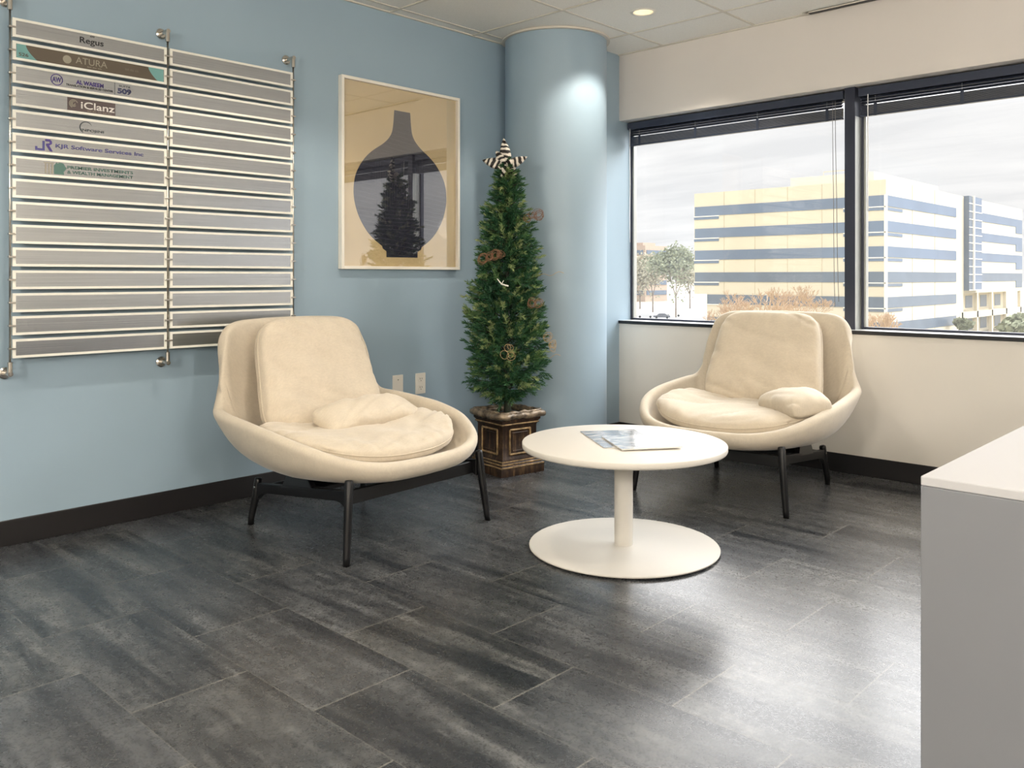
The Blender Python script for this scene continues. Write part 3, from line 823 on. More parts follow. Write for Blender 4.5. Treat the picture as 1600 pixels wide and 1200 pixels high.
def pillow(name, m, parent, F, su, sv, thick, corner=0.22, p=0.42, wrinkle=0.006, seed=0, nu=56, nv=44, seam_dip=0.0, pipe=0.004, pipe_mat=None):
    """a stuffed cushion: F(a,b,h) maps plane coordinates a,b in [-su,su]x[-sv,sv] and height h to local space"""
    rnd = random.Random(seed); offs = Vector((rnd.random() * 50, rnd.random() * 50, rnd.random() * 50))
    def outline(s, t):
        # square -> rounded rectangle
        r = corner
        a, b = s, t
        k = 1 - r * (abs(a) ** 4) * (abs(b) ** 4)
        q = 1 - 0.035 * (1 - a * a) * abs(b) ** 6; q2 = 1 - 0.035 * (1 - b * b) * abs(a) ** 6
        return a * k * su * q2, b * k * sv * q
    vs = []; fs = []
    def hgt(s, t):
        return (max(0, 1 - abs(s) ** 2.6)) ** p * (max(0, 1 - abs(t) ** 2.6)) ** p
    top = {}; bot = {}
    def cs(i, n): 
        x = -1 + 2 * i / n
        return math.sin(x * PI / 2) * 0.75 + x * 0.25
    for i in range(nu + 1):
        for j in range(nv + 1):
            s, t = cs(i, nu), cs(j, nv)
            a, b = outline(s, t)
            h = hgt(s, t)
            edge = i in (0, nu) or j in (0, nv)
            wr = 0.0
            if not edge:
                e = max(abs(s), abs(t))
                # creases run inward from the seam
                ang = (a if abs(t) > abs(s) else b)
                q = noise.noise(Vector((ang * 26, (e) * 1.6, 3)) + offs) * (e ** 3)
                q2 = noise.noise(Vector((a * 7, b * 7, 0)) + offs)
                q3 = abs(noise.noise(Vector((a * 5 + b * 9, b * 4, 5)) + offs))
                q = (abs(noise.noise(Vector((ang * 20, e * 1.2, 9)) + offs)) - 0.22) * 1.6 * (e ** 2.2)
                wr = wrinkle * (1.1 * q + 0.9 * q2 - 1.3 * (max(0, 0.18 - q3) / 0.18) * 0.6)
            top[i, j] = len(vs); vs.append(F(a, b, thick / 2 * h + wr * min(1, h * 1.6)))
            if edge: bot[i, j] = top[i, j]
            else:
                bot[i, j] = len(vs); vs.append(F(a, b, -thick / 2 * h * 0.85 + wr * 0.3))
    for i in range(nu):
        for j in range(nv):
            fs.append((top[i, j], top[i + 1, j], top[i + 1, j + 1], top[i, j + 1]))
            fs.append((bot[i, j], bot[i, j + 1], bot[i + 1, j + 1], bot[i + 1, j]))
    o = MB().add(vs, fs).build(name, m, parent, smooth=True)
    if pipe:
        loop = [(i, 0) for i in range(nu)] + [(nu, j) for j in range(nv)] + [(i, nv) for i in range(nu, 0, -1)] + [(0, j) for j in range(nv, 0, -1)]
        MB().tube([vs[top[q]] for q in loop], pipe, 6, closed=True).build('piping', pipe_mat or M_pipe, o, smooth=True)
    return o

def armchair(origin, rot, label, seedo):
    t = empty('armchair', (origin[0], origin[1], 0), math.radians(rot)); tag(t, label, 'armchair', 'low cream armchairs around the coffee table')
    shell_mesh('shell', M_shell, t)
    # seat cushion: a wide shield following the bowl
    def Fs(a, b, h):
        f = (b + 0.285) / 0.57                       # 0 rear .. 1 front
        wid = 1.0 + 0.06 * math.sin(PI * min(1, max(0, f)))
        front_round = -0.115 * (abs(a) / 0.37) ** 2.2 * max(0, f) ** 1.5
        z = 0.356 + 0.006 * (1 - f) + 0.062 * (abs(a) / 0.37) ** 2.5 * (1 - 0.25 * f) - 0.010 * f
        return (b + 0.012 + front_round, a * wid * (0.97 + 0.04 * f), z + h)
    pillow('seat_cushion', M_cush, t, Fs, 0.402, 0.318, 0.130, corner=0.20, p=0.36, wrinkle=0.013, seed=seedo + 1, pipe=0.0032)
    # back cushion: tall, tapering to the top, leaning on the shell
    def Fb(a, b, h):
        f = (b + 0.255) / 0.51
        v = -0.245 - 0.175 * f + 0.03 * (f - 0.5) ** 2
        w = 0.370 + 0.485 * f
        wid = 1.08 - 0.23 * f
        n = Vector((0.93, 0, 0.36)).normalized()
        cv = -0.02 * (abs(a) / 0.3) ** 2
        return (v + n.x * h - cv * 0.6, a * wid, w + n.z * h)
    pillow('back_cushion', M_cush, t, Fb, 0.312, 0.255, 0.165, corner=0.16, p=0.28, wrinkle=0.009, seed=seedo + 2, pipe=0.0032)
    # frame: two side rails with legs, joined by cross bars, black lacquered wood
    for s in (-1, 1):
        r = MB()
        zr = lambda x: 0.206 + (x + 0.33) / 0.66 * 0.083 - 0.045        # top line falls toward the rear
        yr = lambda x: s * (0.292 + (x + 0.33) / 0.66 * 0.060)
        n = 20; vs = []; fs = []
        for k in range(n + 1):
            x = -0.325 + 0.65 * k / n
            e = min(k, n - k) / n
            zt = zr(x) + 0.018; zb = zt - 0.040 - 0.030 * max(0, 1 - e / 0.10) ** 2
            for yy, z in ((-0.011, zb), (0.011, zb), (0.011, zt), (-0.011, zt)): vs.append((x, yr(x) + yy, z))
        for k in range(n):
            for q in range(4): fs.append((k * 4 + q, k * 4 + (q + 1) % 4, (k + 1) * 4 + (q + 1) % 4, (k + 1) * 4 + q))
        fs += [(0, 1, 2, 3), (n * 4 + 3, n * 4 + 2, n * 4 + 1, n * 4)]
        r.add(vs, fs).build('side_rail', M_black, t, bevel=0.003)
        # bracket carrying the shell
        b = MB(); y0 = yr(0); w0, w1_ = zr(-0.12) + 0.005, zr(0.10) + 0.005
        b.add([(-0.13, yr(-.13) - 0.012, w0), (0.11, yr(.11) - 0.012, w1_), (0.11, yr(.11) + 0.012, w1_), (-0.13, yr(-.13) + 0.012, w0),
               (-0.085, y0 - 0.010 * s - 0.012, 0.256), (0.050, y0 - 0.010 * s - 0.012, 0.256), (0.050, y0 - 0.010 * s + 0.012, 0.256), (-0.085, y0 - 0.010 * s + 0.012, 0.256)],
              [(0, 3, 2, 1), (4, 5, 6, 7), (0, 1, 5, 4), (1, 2, 6, 5), (2, 3, 7, 6), (3, 0, 4, 7)])
        b.build('shell_bracket', M_black, t, bevel=0.003)
        # legs, oval and tapering, splayed outward
        L = MB().tube([(0.354, s * 0.384, 0.0), (0.351, s * 0.380, 0.03), (0.339, s * 0.364, 0.17), (0.330, s * 0.352, 0.29), (0.329, s * 0.351, 0.297), (0.3285, s * 0.3505, 0.300)], [0.0130, 0.0138, 0.0158, 0.0165, 0.0145, 0.009], 16)
        L.build('leg', M_black, t, smooth=True)
        L = MB().tube([(-0.368, s * 0.302, 0.0), (-0.365, s * 0.302, 0.03), (-0.342, s * 0.295, 0.12), (-0.330, s * 0.291, 0.19), (-0.329, s * 0.291, 0.197), (-0.3285, s * 0.2905, 0.200)], [0.0130, 0.0138, 0.0158, 0.0165, 0.0145, 0.009], 16)
        L.build('leg', M_black, t, smooth=True)
        cpt = MB().lathe([(0.0065, 0), (0.0065, 0.002), (0.004, 0.003)], 14, M=Matrix.Translation((-0.332, s * 0.3075, 0.160)) @ Matrix.Rotation(-s * PI / 2, 4, 'X'))
        cpt.build('bolt_cap', M_steel, t)
    c = MB().add([(x, y, z) for y in (-0.345, 0.345) for x, z in ((0.285, 0.200), (0.305, 0.200), (0.300, 0.250), (0.280, 0.250))], [(0, 1, 2, 3), (7, 6, 5, 4), (0, 4, 5, 1), (1, 5, 6, 2), (2, 6, 7, 3), (3, 7, 4, 0)])
    c.build('cross_bar', M_black, t, bevel=0.003)
    c = MB().add([(x, y, z) for y in (-0.290, 0.290) for x, z in ((-0.265, 0.150), (-0.245, 0.150), (-0.245, 0.185), (-0.265, 0.185))], [(0, 1, 2, 3), (7, 6, 5, 4), (0, 4, 5, 1), (1, 5, 6, 2), (2, 6, 7, 3), (3, 7, 4, 0)])
    c.build('cross_bar', M_black, t, bevel=0.003)
    MB().box(-0.12, 0.10, -0.300, 0.300, 0.212, 0.230).build('seat_plate', M_black, t, bevel=0.004)
    return t

armchair((.768, -2.338), 3.7, 'cream upholstered armchair on black legs, left of the coffee table under the directory sign', 10)
armchair((1.605, -.70), -86.4, 'cream upholstered armchair on black legs in front of the window, behind the coffee table', 30)

def lumbar(center, rot_z, tilt_axis_rot, length, height, thick, label, seed):
    t = empty('lumbar_pillow', center, math.radians(rot_z)); tag(t, label, 'pillow', 'small cream lumbar pillows on the armchairs')
    R = Matrix.Rotation(math.radians(tilt_axis_rot), 3, 'Y')       # long axis is local Y
    def F(a, b, h):
        q = Vector((b, 0, h)); q = R @ q
        return (q.x, a, q.z - 0.012 * (abs(a) / (length / 2)) ** 2)
    o = pillow('pillow_cover', M_cush, t, F, length / 2, height / 2, thick, corner=0.10, p=0.34, wrinkle=0.010, seed=seed, pipe=0.0, nu=60, nv=36)
    loop = []
    return t
lumbar((0.700, -2.262, 0.450), 5, 26, 0.54, 0.170, 0.125, 'small cream lumbar pillow lying on the seat of the left armchair', 3)
lumbar((1.890, -0.705, 0.452), 55, -10, 0.36, 0.215, 0.125, 'small cream lumbar pillow lying on the seat of the armchair by the window', 8)

# ================================================================== coffee table
t = empty('coffee_table', (1.737, -1.835, 0)); tag(t, 'low round white coffee table on a disc base, carrying two magazines', 'coffee table')
b = MB().lathe([(0.380, 0.380), (0.388, 0.383), (0.390, 0.388), (0.390, 0.402), (0.3885, 0.4045), (0.386, 0.4055)], 128); smooth_angle(b.build('table_top', M_table, t), 50)
b = MB().lathe([(0.0355, 0.012), (0.0355, 0.370), (0.12, 0.372), (0.12, 0.380)], 48); smooth_angle(b.build('pedestal', M_tablebase, t), 50)
b = MB().lathe([(0.357, 0.005), (0.362, 0.006), (0.363, 0.010), (0.361, 0.0125), (0.357, 0.013)], 128); smooth_angle(b.build('base_disc', M_tablebase, t), 50)
b = MB().lathe([(0.350, 0.0), (0.352, 0.005)], 96); smooth_angle(b.build('rubber_foot_ring', M_blacksteel, t), 50)

# magazines
def cover_mat(name, seed, lo, mid, hi):
    m = bpy.data.materials.new(name); m.use_nodes = True
    nt = m.node_tree; b = nt.nodes['Principled BSDF']
    tc = N(nt, 'ShaderNodeTexCoord')
    mp = N(nt, 'ShaderNodeMapping', ins={0: tc.outputs['Object'], 'Location': (seed, seed, 0), 'Scale': (9, 22, 1)})
    n1 = N(nt, 'ShaderNodeTexNoise', ins={'Vector': mp.outputs[0], 'Scale': 1.0, 'Detail': 3.0, 'Distortion': 1.5})
    nt.links.new(ramp(nt, n1.outputs[0], [(0.32, lo), (0.47, mid), (0.62, hi)]), b.inputs['Base Color'])
    b.inputs['Roughness'].default_value = 0.22; b.inputs['Coat Weight'].default_value = 0.6
    return m
M_pages = mat('magazine_pages', S((228, 226, 220)), 0.6)
def magazine(corner, d1, l1, l2, z0, th, m, label, curl):
    e1 = Vector((d1[0], d1[1], 0)).normalized(); e2 = Vector((e1.y, -e1.x, 0))
    ang = math.atan2(e1.y, e1.x)
    t = empty('magazine', (corner[0], corner[1], z0), ang); tag(t, label, 'magazine')
    # local +x along e1, local -y along e2
    n = 14; vs = []; fs = []
    def sheet(z_lo, z_hi, inset, nm, mt):
        vs = []; fs = []
        for i in range(n + 1):
            for j in range(n + 1):
                x = inset + (l1 - 2 * inset) * i / n; y = -(inset + (l2 - 2 * inset) * j / n)
                lift = curl * ((j / n) ** 3) * (0.4 + 0.6 * i / n) + curl * 0.5 * max(0, (i / n - 0.7)) ** 2
                vs.append((x, y, z_lo + lift)); 
        k = len(vs)
        vs2 = [(x, y, z + (z_hi - z_lo)) for x, y, z in vs]
        for i in range(n):
            for j in range(n):
                a = i * (n + 1) + j
                fs.append((a, a + 1, a + n + 2, a + n + 1)); fs.append((k + a, k + a + n + 1, k + a + n + 2, k + a + 1))
        bd = [i for i in range(n)] + [j * (n + 1) + n for j in range(n)] + [n * (n + 1) + i for i in range(n, 0, -1)] + [j * (n + 1) for j in range(n, 0, -1)]
        for q in range(len(bd)):
            a, b_ = bd[q], bd[(q + 1) % len(bd)]
            fs.append((a, b_, k + b_, k + a))
        MB().add(vs + vs2, fs).build(nm, mt, t)
    sheet(0.0002, th, 0.0015, 'pages', M_pages)
    sheet(th, th + 0.0005, 0.0, 'cover', m)
magazine((1.484, -1.788), (0.145, 0.198), 0.232, 0.345, 0.4056, 0.0022, cover_mat('grey_magazine_cover', 3.1, S((70, 72, 80)), S((118, 120, 128)), S((206, 202, 198))), 'thin grey magazine lying partly under the other one on the coffee table', 0.0)
magazine((1.632, -1.838), (0.138, 0.189), 0.235, 0.262, 0.4088, 0.0045, cover_mat('silver_magazine_cover', 9.7, S((112, 116, 124)), S((162, 166, 174)), S((214, 212, 208))), 'pale silver glossy magazine lying on top of the other on the coffee table', 0.002)

# ================================================================== reception counter
t = empty('reception_counter', (3.272, -3.224, 0)); tag(t, 'white topped reception counter with grey end panel at the right edge', 'counter')
MB().box(0.0, 0.80, 0.0, 1.95, 0.738, 0.752).build('counter_top', M_counter, t, bevel=0.002)
MB().box(0.0, 0.80, 0.0, 0.035, 0.0, 0.738).build('end_panel', M_counterside, t, bevel=0.0015)
MB().box(0.002, 0.030, 0.035, 1.95, 0.0, 0.738).build('front_panel', M_counterside, t)
MB().box(0.030, 0.80, 1.915, 1.95, 0.0, 0.738).build('end_panel', M_counterside, t)

# ================================================================== planter
def planter_mat():
    m = bpy.data.materials.new('antiqued_brown_gold_resin'); m.use_nodes = True
    nt = m.node_tree; b = nt.nodes['Principled BSDF']
    tc = N(nt, 'ShaderNodeTexCoord')
    n1 = N(nt, 'ShaderNodeTexNoise', ins={'Vector': tc.outputs['Object'], 'Scale': 14.0, 'Detail': 8.0, 'Roughness': 0.7})
    mp = N(nt, 'ShaderNodeMapping', ins={0: tc.outputs['Object'], 'Scale': (60, 60, 8)})
    n2 = N(nt, 'ShaderNodeTexNoise', ins={'Vector': mp.outputs[0], 'Scale': 1.0, 'Detail': 4.0})
    f = math_n(nt, 'MULTIPLY', math_n(nt, 'ADD', n1.outputs[0], n2.outputs[0]), 0.5)
    nt.links.new(ramp(nt, f, [(0.38, S((34, 25, 20))), (0.52, S((62, 45, 34))), (0.66, S((118, 92, 62)))]), b.inputs['Base Color'])
    b.inputs['Roughness'].default_value = 0.45; b.inputs['Metallic'].default_value = 0.25
    bp = N(nt, 'ShaderNodeBump', ins={'Height': f, 'Strength': 0.5, 'Distance': 0.004})
    nt.links.new(bp.outputs[0], b.inputs['Normal'])
    return m
M_plant = planter_mat()
M_goldwear = mat('worn_gold_moulding', S((158, 132, 94)), 0.45, 0.4, noise_amt=0.6, noise_scale=40, bump=0.5, bump_scale=90)
M_rimwear = mat('worn_silver_gold_rim', S((122, 108, 90)), 0.4, 0.3, noise_amt=0.85, noise_scale=30, bump=1.0, bump_scale=60)
M_soil = mat('dark_moss_fill', S((28, 26, 22)), 0.9, noise_amt=0.4, noise_scale=50, bump=1.0, bump_scale=60)
pl = empty('planter', (0.492, -1.185, 0), math.radians(-9)); tag(pl, 'square dark brown pedestal planter with gold-worn mouldings, holding the slim evergreen', 'planter')
def sq_loft(prof):
    b = MB(); vs = []; fs = []
    for h, z in prof: vs += [(-h, -h, z), (h, -h, z), (h, h, z), (-h, h, z)]
    for k in range(len(prof) - 1):
        for q in range(4): fs.append((k * 4 + q, k * 4 + (q + 1) % 4, k * 4 + 4 + (q + 1) % 4, k * 4 + 4 + q))
    return b.add(vs, fs)
K = 0.143
o = sq_loft([(K, 0.0), (K, 0.040), (K - .004, 0.045), (K - .004, 0.052), (K - .012, 0.058), (K - .012, 0.066), (K - .020, 0.072), (K - .020, 0.078), (K - .030, 0.090), (K - .030, 0.252),
             (K - .024, 0.262), (K - .024, 0.270), (K - .014, 0.282), (K - .014, 0.292)]).build('pedestal_body', M_plant, pl, bevel=0.002)
for h, z, r in ((K - .002, 0.046, .0045), (K - .010, 0.060, .004), (K - .018, 0.073, .004), (K - .022, 0.266, .004)):
    MB().tube([(-h, -h, z), (0, -h, z), (h, -h, z), (h, 0, z), (h, h, z), (0, h, z), (-h, h, z), (-h, 0, z)], r, 8, closed=True).build('moulding', M_goldwear, pl)
random.seed(5)
def ring_pts(h, z, n=12, j=0.004):
    pts = []
    cs = [(-h, -h), (h, -h), (h, h), (-h, h)]
    for q in range(4):
        a, b_ = cs[q], cs[(q + 1) % 4]
        for k in range(n):
            f = k / n; pts.append((a[0] + (b_[0] - a[0]) * f + random.uniform(-j, j), a[1] + (b_[1] - a[1]) * f + random.uniform(-j, j), z + random.uniform(-j, j)))
    return pts
MB().tube(ring_pts(K - .008, 0.311), [0.017 + random.uniform(-.003, .003) for _ in range(48)], 10, closed=True).build('rope_rim', M_rimwear, pl, smooth=True)
MB().tube(ring_pts(K - .016, 0.326, j=.003), [0.009 + random.uniform(-.002, .002) for _ in range(48)], 8, closed=True).build('rope_rim', M_rimwear, pl, smooth=True)
MB().box(-K + .03, K - .03, -K + .03, K - .03, 0.25, 0.275).build('moss_fill', M_soil, pl)
for k in range(4):
    Mx = Matrix.Rotation(k * PI / 2, 4, 'Z')
    y = -(K - .030)
    a, z0, z1 = 0.068, 0.108, 0.236
    fr = MB(); 
    for (p, q) in (((-a, z0), (a, z0)), ((a, z0), (a, z1)), ((a, z1), (-a, z1)), ((-a, z1), (-a, z0))):
        fr.tube([(p[0], y - 0.002, p[1]), (q[0], y - 0.002, q[1])], 0.0055, 8, M=Mx)
    fr.build('panel_moulding', M_goldwear, pl)
    fr = MB(); a2 = 0.050
    for (p, q) in (((-a2, z0 + .017), (a2, z0 + .017)), ((a2, z0 + .017), (a2, z1 - .017)), ((a2, z1 - .017), (-a2, z1 - .017)), ((-a2, z1 - .017), (-a2, z0 + .017))):
        fr.tube([(p[0], y - 0.001, p[1]), (q[0], y - 0.001, q[1])], 0.003, 6, M=Mx)
    fr.build('panel_moulding', M_plant, pl)

# ================================================================== slim evergreen
TX, TY = 0.492, -1.185
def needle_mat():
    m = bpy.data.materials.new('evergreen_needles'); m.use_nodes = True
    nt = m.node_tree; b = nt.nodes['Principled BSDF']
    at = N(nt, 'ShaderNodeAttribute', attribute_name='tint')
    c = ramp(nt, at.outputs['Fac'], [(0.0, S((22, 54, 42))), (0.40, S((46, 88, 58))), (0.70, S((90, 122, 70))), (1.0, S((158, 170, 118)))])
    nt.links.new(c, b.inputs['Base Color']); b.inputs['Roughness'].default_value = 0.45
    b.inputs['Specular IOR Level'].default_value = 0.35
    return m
M_needle = needle_mat()
M_bark = mat('green_wrapped_trunk', S((44, 50, 38)), 0.7, noise_amt=0.35, noise_scale=30, bump=0.8, bump_scale=60)
tree = empty('evergreen_tree', (TX, TY, 0.275)); tag(tree, 'slim artificial evergreen tree with curled vines, standing in the brown planter by the column', 'christmas tree')
def tr_rad(z):       # envelope radius against height above the floor
    pts = [(0.37, .06), (0.41, .14), (0.45, .215), (0.52, .250), (0.60, .262), (0.70, .264), (0.85, .255), (1.00, .240), (1.15, .215), (1.30, .175), (1.45, .135), (1.56, .105), (1.63, .075), (1.66, .02)]
    for (a, ra), (b_, rb) in zip(pts, pts[1:]):
        if a <= z <= b_: return ra + (rb - ra) * (z - a) / (b_ - a)
    return 0.02
def foliage():
    rnd = np.random.RandomState(7)
    V = []; F = []; T = []
    nv = 0
    def sprig(base, d, L, tint):
        nonlocal nv
        d = d / np.linalg.norm(d)
        a = np.cross(d, [0, 0, 1.0]); a /= max(1e-6, np.linalg.norm(a)); c = np.cross(a, d)
        nn = 34
        for k in range(nn):
            f = k / nn
            org = base + d * L * (0.12 + 0.86 * f) + (0, 0, 0.010 * math.sin(f * 2.5))
            ph = rnd.rand() * 2 * PI
            rad_dir = a * math.cos(ph) + c * math.sin(ph) * 0.75
            dirn = d * (0.62 + 0.5 * f) + rad_dir * (1.0 - 0.45 * f); dirn /= np.linalg.norm(dirn)
            ln = 0.030 * (0.75 + 0.5 * rnd.rand()) * (1 - 0.25 * f)
            side = np.cross(dirn, rnd.randn(3)); side /= np.linalg.norm(side); wd = 0.0024
            V.extend([org - side * wd, org + side * wd, org + dirn * ln * 0.6 + side * wd * 0.9, org + dirn * ln, org + dirn * ln * 0.6 - side * wd * 0.9])
            F.append((nv, nv + 1, nv + 2, nv + 3, nv + 4)); nv += 5
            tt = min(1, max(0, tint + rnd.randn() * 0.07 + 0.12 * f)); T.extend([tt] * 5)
    N_ = 1500
    for i in range(N_):
        q = (i + 0.5) / N_
        # more sprigs where the cone is wide
        while True:
            z = 0.38 + rnd.rand() * 1.27
            if rnd.rand() < (tr_rad(z) + 0.03) / 0.30: break
        ph = i * 2.399963 + rnd.rand() * 0.5
        lump = 0.90 + 0.26 * noise.noise(Vector((math.cos(ph) * 2.4, math.sin(ph) * 2.4, z * 11)))
        R = tr_rad(z) * lump
        depth = rnd.rand() ** 1.6
        rr = R * (1 - 0.55 * depth)
        L = min(0.085, 0.05 + R * 0.2)
        d = np.array([math.cos(ph), math.sin(ph), 0.42 + 0.35 * rnd.randn() * 0.5 - (0.5 if z < 0.55 else 0)])
        d += rnd.randn(3) * 0.25
        base = np.array([math.cos(ph) * max(0.0, rr - L), math.sin(ph) * max(0.0, rr - L), z - 0.275 - 0.02])
        # colour: a share of paler yellow-green tips, more on outer sprigs
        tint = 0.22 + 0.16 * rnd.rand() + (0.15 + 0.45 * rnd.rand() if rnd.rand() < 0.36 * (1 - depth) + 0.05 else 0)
        sprig(base, d, L, tint)
    me = bpy.data.meshes.new('foliage')
    me.from_pydata([tuple(map(float, v)) for v in V], [], F)
    at = me.attributes.new('tint', 'FLOAT', 'POINT'); at.data.foreach_set('value', np.array(T, dtype=np.float32))
    return link('foliage', me, M_needle, tree)
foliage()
rb = random.Random(3)
MB().tube([(0.004 * math.sin(k), 0.004 * math.cos(k * 1.3), -0.02 + 1.36 * k / 12) for k in range(13)], [0.021 - 0.0013 * k for k in range(13)], 10).build('trunk', M_bark, tree, smooth=True)
br = MB()
for i in range(90):
    z = 0.40 + 1.15 * i / 90; ph = i * 2.4; R = tr_rad(z) * 0.72
    br.tube([(0, 0, z - 0.275 - 0.05), (math.cos(ph) * R * 0.5, math.sin(ph) * R * 0.5, z - 0.275 - 0.015), (math.cos(ph) * R, math.sin(ph) * R, z - 0.275)], [0.005, 0.004, 0.002], 5)
br.build('branches', M_bark, tree)
# cut white twig tips at the foot
for p in (((-0.01, -0.03, 0.06), (-0.045, -0.06, 0.085)),):
    MB().tube(p, [0.004, 0.003], 6).build('twig', M_rimwear, tree)

# curled vine ornaments hanging in the tree
M_vine = mat('rust_brown_vine', S((130, 92, 66)), 0.6, noise_amt=0.3, noise_scale=40)
M_vine2 = mat('pale_tan_vine', S((176, 150, 104)), 0.6, noise_amt=0.3, noise_scale=40)
camdir = Vector((3.694 - TX, -4.521 - TY, 0)).normalized(); side_v = Vector((-camdir.y, camdir.x, 0))   # side_v points right as seen from the sofa side
def vine(off, z, loops, m, label, seed, r0=0.028):
    rr = random.Random(seed)
    R = tr_rad(z) * 0.97
    dep = math.sqrt(max(0.0, R * R - min(abs(off), R * 0.98) ** 2))
    p = Vector((TX, TY, z)) + side_v * off + camdir * (dep - 0.01)
    t = empty('vine_ornament', p); tag(t, label, 'ornament', 'curled vine ornaments in the evergreen tree')
    for (dx, dz, rad, nturn) in loops:
        for q in range(nturn):
            ax = Vector((rr.uniform(-.5, .5), rr.uniform(-.5, .5), rr.uniform(-.4, .4))) + camdir
            ax.normalize(); e1 = ax.orthogonal().normalized(); e2 = ax.cross(e1)
            c = side_v * (dx + rr.uniform(-.009, .009)) + Vector((0, 0, dz + rr.uniform(-.008, .008))) + camdir * rr.uniform(-.008, .012)
            ra, rb_ = rad * rr.uniform(.6, 1.15), rad * rr.uniform(.6, 1.1)
            pts = [c + e1 * ra * math.cos(2 * PI * k / 22) + e2 * rb_ * math.sin(2 * PI * k / 22) for k in range(22)]
            MB().tube(pts, 0.0011, 5, closed=True).build('vine_loop', m, t, smooth=True)
    return t
vine(-0.078, 1.145, [(-.042, -.012, .027, 6), (-.012, .0, .020, 4), (.022, .008, .024, 6), (.045, .012, .020, 4)], M_vine, 'rust-brown double curl of vine in the upper left of the tree', 1)
vine(0.135, 1.36, [(-.022, -.008, .020, 4), (.0, .002, .016, 3), (.030, .010, .026, 7)], M_vine, 'rust-brown curl of vine at the upper right of the tree', 2)
vine(0.150, 0.905, [(-.018, .0, .020, 5), (.015, -.004, .022, 5)], M_vine, 'loose brown curl of vine at the middle right of the tree', 4)
vine(0.01, 0.655, [(0.0, 0.022, .020, 2), (.004, -.018, .020, 2), (-.026, -.008, .021, 1)], M_vine2, 'pale tan vine of linked rings low on the front of the tree', 5)
vine(0.225, 0.70, [(-.01, .025, .022, 4), (.01, -.012, .020, 4), (.018, -.04, .016, 2)], M_vine2, 'pale dry curl of vine at the lower right of the tree', 6)
# white forked twig
R = tr_rad(1.0)
p = Vector((TX, TY, 1.0)) + side_v * (-0.02) + camdir * (R * 0.97)
t = empty('twig_ornament', p); tag(t, 'small white forked twig stuck in the front of the tree', 'ornament')
MB().tube([side_v * -0.030 + Vector((0, 0, .03)), side_v * -0.008 + Vector((0, 0, .002)), side_v * 0.028 + Vector((0, 0, -.008))], [0.002, 0.004, 0.0045], 7).build('white_twig', M_whiteplastic, t, smooth=True)
MB().tube([side_v * -0.008 + Vector((0, 0, .002)), side_v * 0.004 + Vector((0, 0, .022))], [0.0025, 0.0015], 6).build('white_twig', M_whiteplastic, t, smooth=True)
# wiry ends poking out of the right side
for off, z, ln in ((0.262, 1.045, .05), (0.262, 0.60, .03)):
    t = empty('vine_tendril', Vector((TX, TY, z)) + side_v * off); tag(t, 'thin curled tendril poking out of the %s right side of the tree' % ('upper' if z > 1 else 'lower'), 'ornament')
    MB().tube([side_v * (-0.09 + 0.01 * k + ln * 0.1 * k) + Vector((0, 0, 0.008 * math.sin(k * 1.1) + 0.002 * k)) for k in range(10)], 0.0013, 5).build('tendril', M_vine2, t, smooth=True)

# zebra-print fabric star on the tip
def zebra_mat():
    m = bpy.data.materials.new('zebra_print_cloth'); m.use_nodes = True
    nt = m.node_tree; b = nt.nodes['Principled BSDF']
    tc = N(nt, 'ShaderNodeTexCoord')
    w = N(nt, 'ShaderNodeTexWave', ins={'Vector': tc.outputs['UV'], 'Scale': 1.15, 'Distortion': 6.5, 'Detail': 2.0, 'Detail Scale': 1.2})
    w.wave_type = 'BANDS'; w.bands_direction = 'X'
    nt.links.new(ramp(nt, w.outputs[0], [(0.40, S((236, 228, 216))), (0.50, S((30, 26, 26)))], 'LINEAR'), b.inputs['Base Color'])
    b.inputs['Roughness'].default_value = 0.6
    return m
M_zebra = zebra_mat()
st = empty('tree_topper', (TX, TY, 1.635)); tag(st, 'zebra-print fabric star bow on top of the tree', 'tree topper')
def petal(dx, dz, L, W, depth, seed):
    n, m_ = 12, 8; vs = []; fs = []; uv = []
    d = side_v * dx + Vector((0, 0, dz)); d.normalize(); p = camdir.cross(d).normalized()
    for i in range(n + 1):
        f = i / n
        wd = W * math.sin(PI * min(1, f * 0.93 + 0.07)) ** 0.8 * (1 - 0.35 * f)
        for j in range(m_ + 1):
            g = j / m_ * 2 - 1
            q = d * L * f + p * wd * g + camdir * (depth * math.sin(PI * f) * (1 - g * g) + 0.018 + 0.006 * math.sin(g * 5 + f * 4 + seed))
            vs.append(q); uv.append((f * L * 9, g * wd * 9))
    for i in range(n):
        for j in range(m_):
            a = i * (m_ + 1) + j; fs.append((a, a + 1, a + m_ + 2, a + m_ + 1))
    me = bpy.data.meshes.new('petal'); me.from_pydata([tuple(v) for v in vs], [], fs)
    ul = me.uv_layers.new(name='UVMap')
    for lp in me.loops: ul.data[lp.index].uv = uv[lp.vertex_index]
    o = link('star_point', me, M_zebra, st, smooth=True)
    s = o.modifiers.new('thick', 'SOLIDIFY'); s.thickness = 0.0015; s.offset = 0
    return o
petal(-0.12, 1.0, 0.150, 0.034, 0.022, 1)
petal(-0.95, 0.22, 0.135, 0.036, 0.020, 2)
petal(0.92, 0.42, 0.120, 0.030, 0.022, 3)
petal(-0.42, -0.75, 0.075, 0.030, 0.018, 4)
petal(0.45, -0.45, 0.075, 0.032, 0.018, 5)
petal(-0.55, 0.75, 0.100, 0.034, 0.028, 6)
petal(0.10, 0.15, 0.050, 0.030, 0.035, 7)
MB().lathe([(0.004, 0), (0.02, 0.012), (0.026, 0.035), (0.018, 0.05), (0.004, 0.056)], 16, (0, 0, -0.01)).build('topper_core', M_zebra, st, smooth=True)

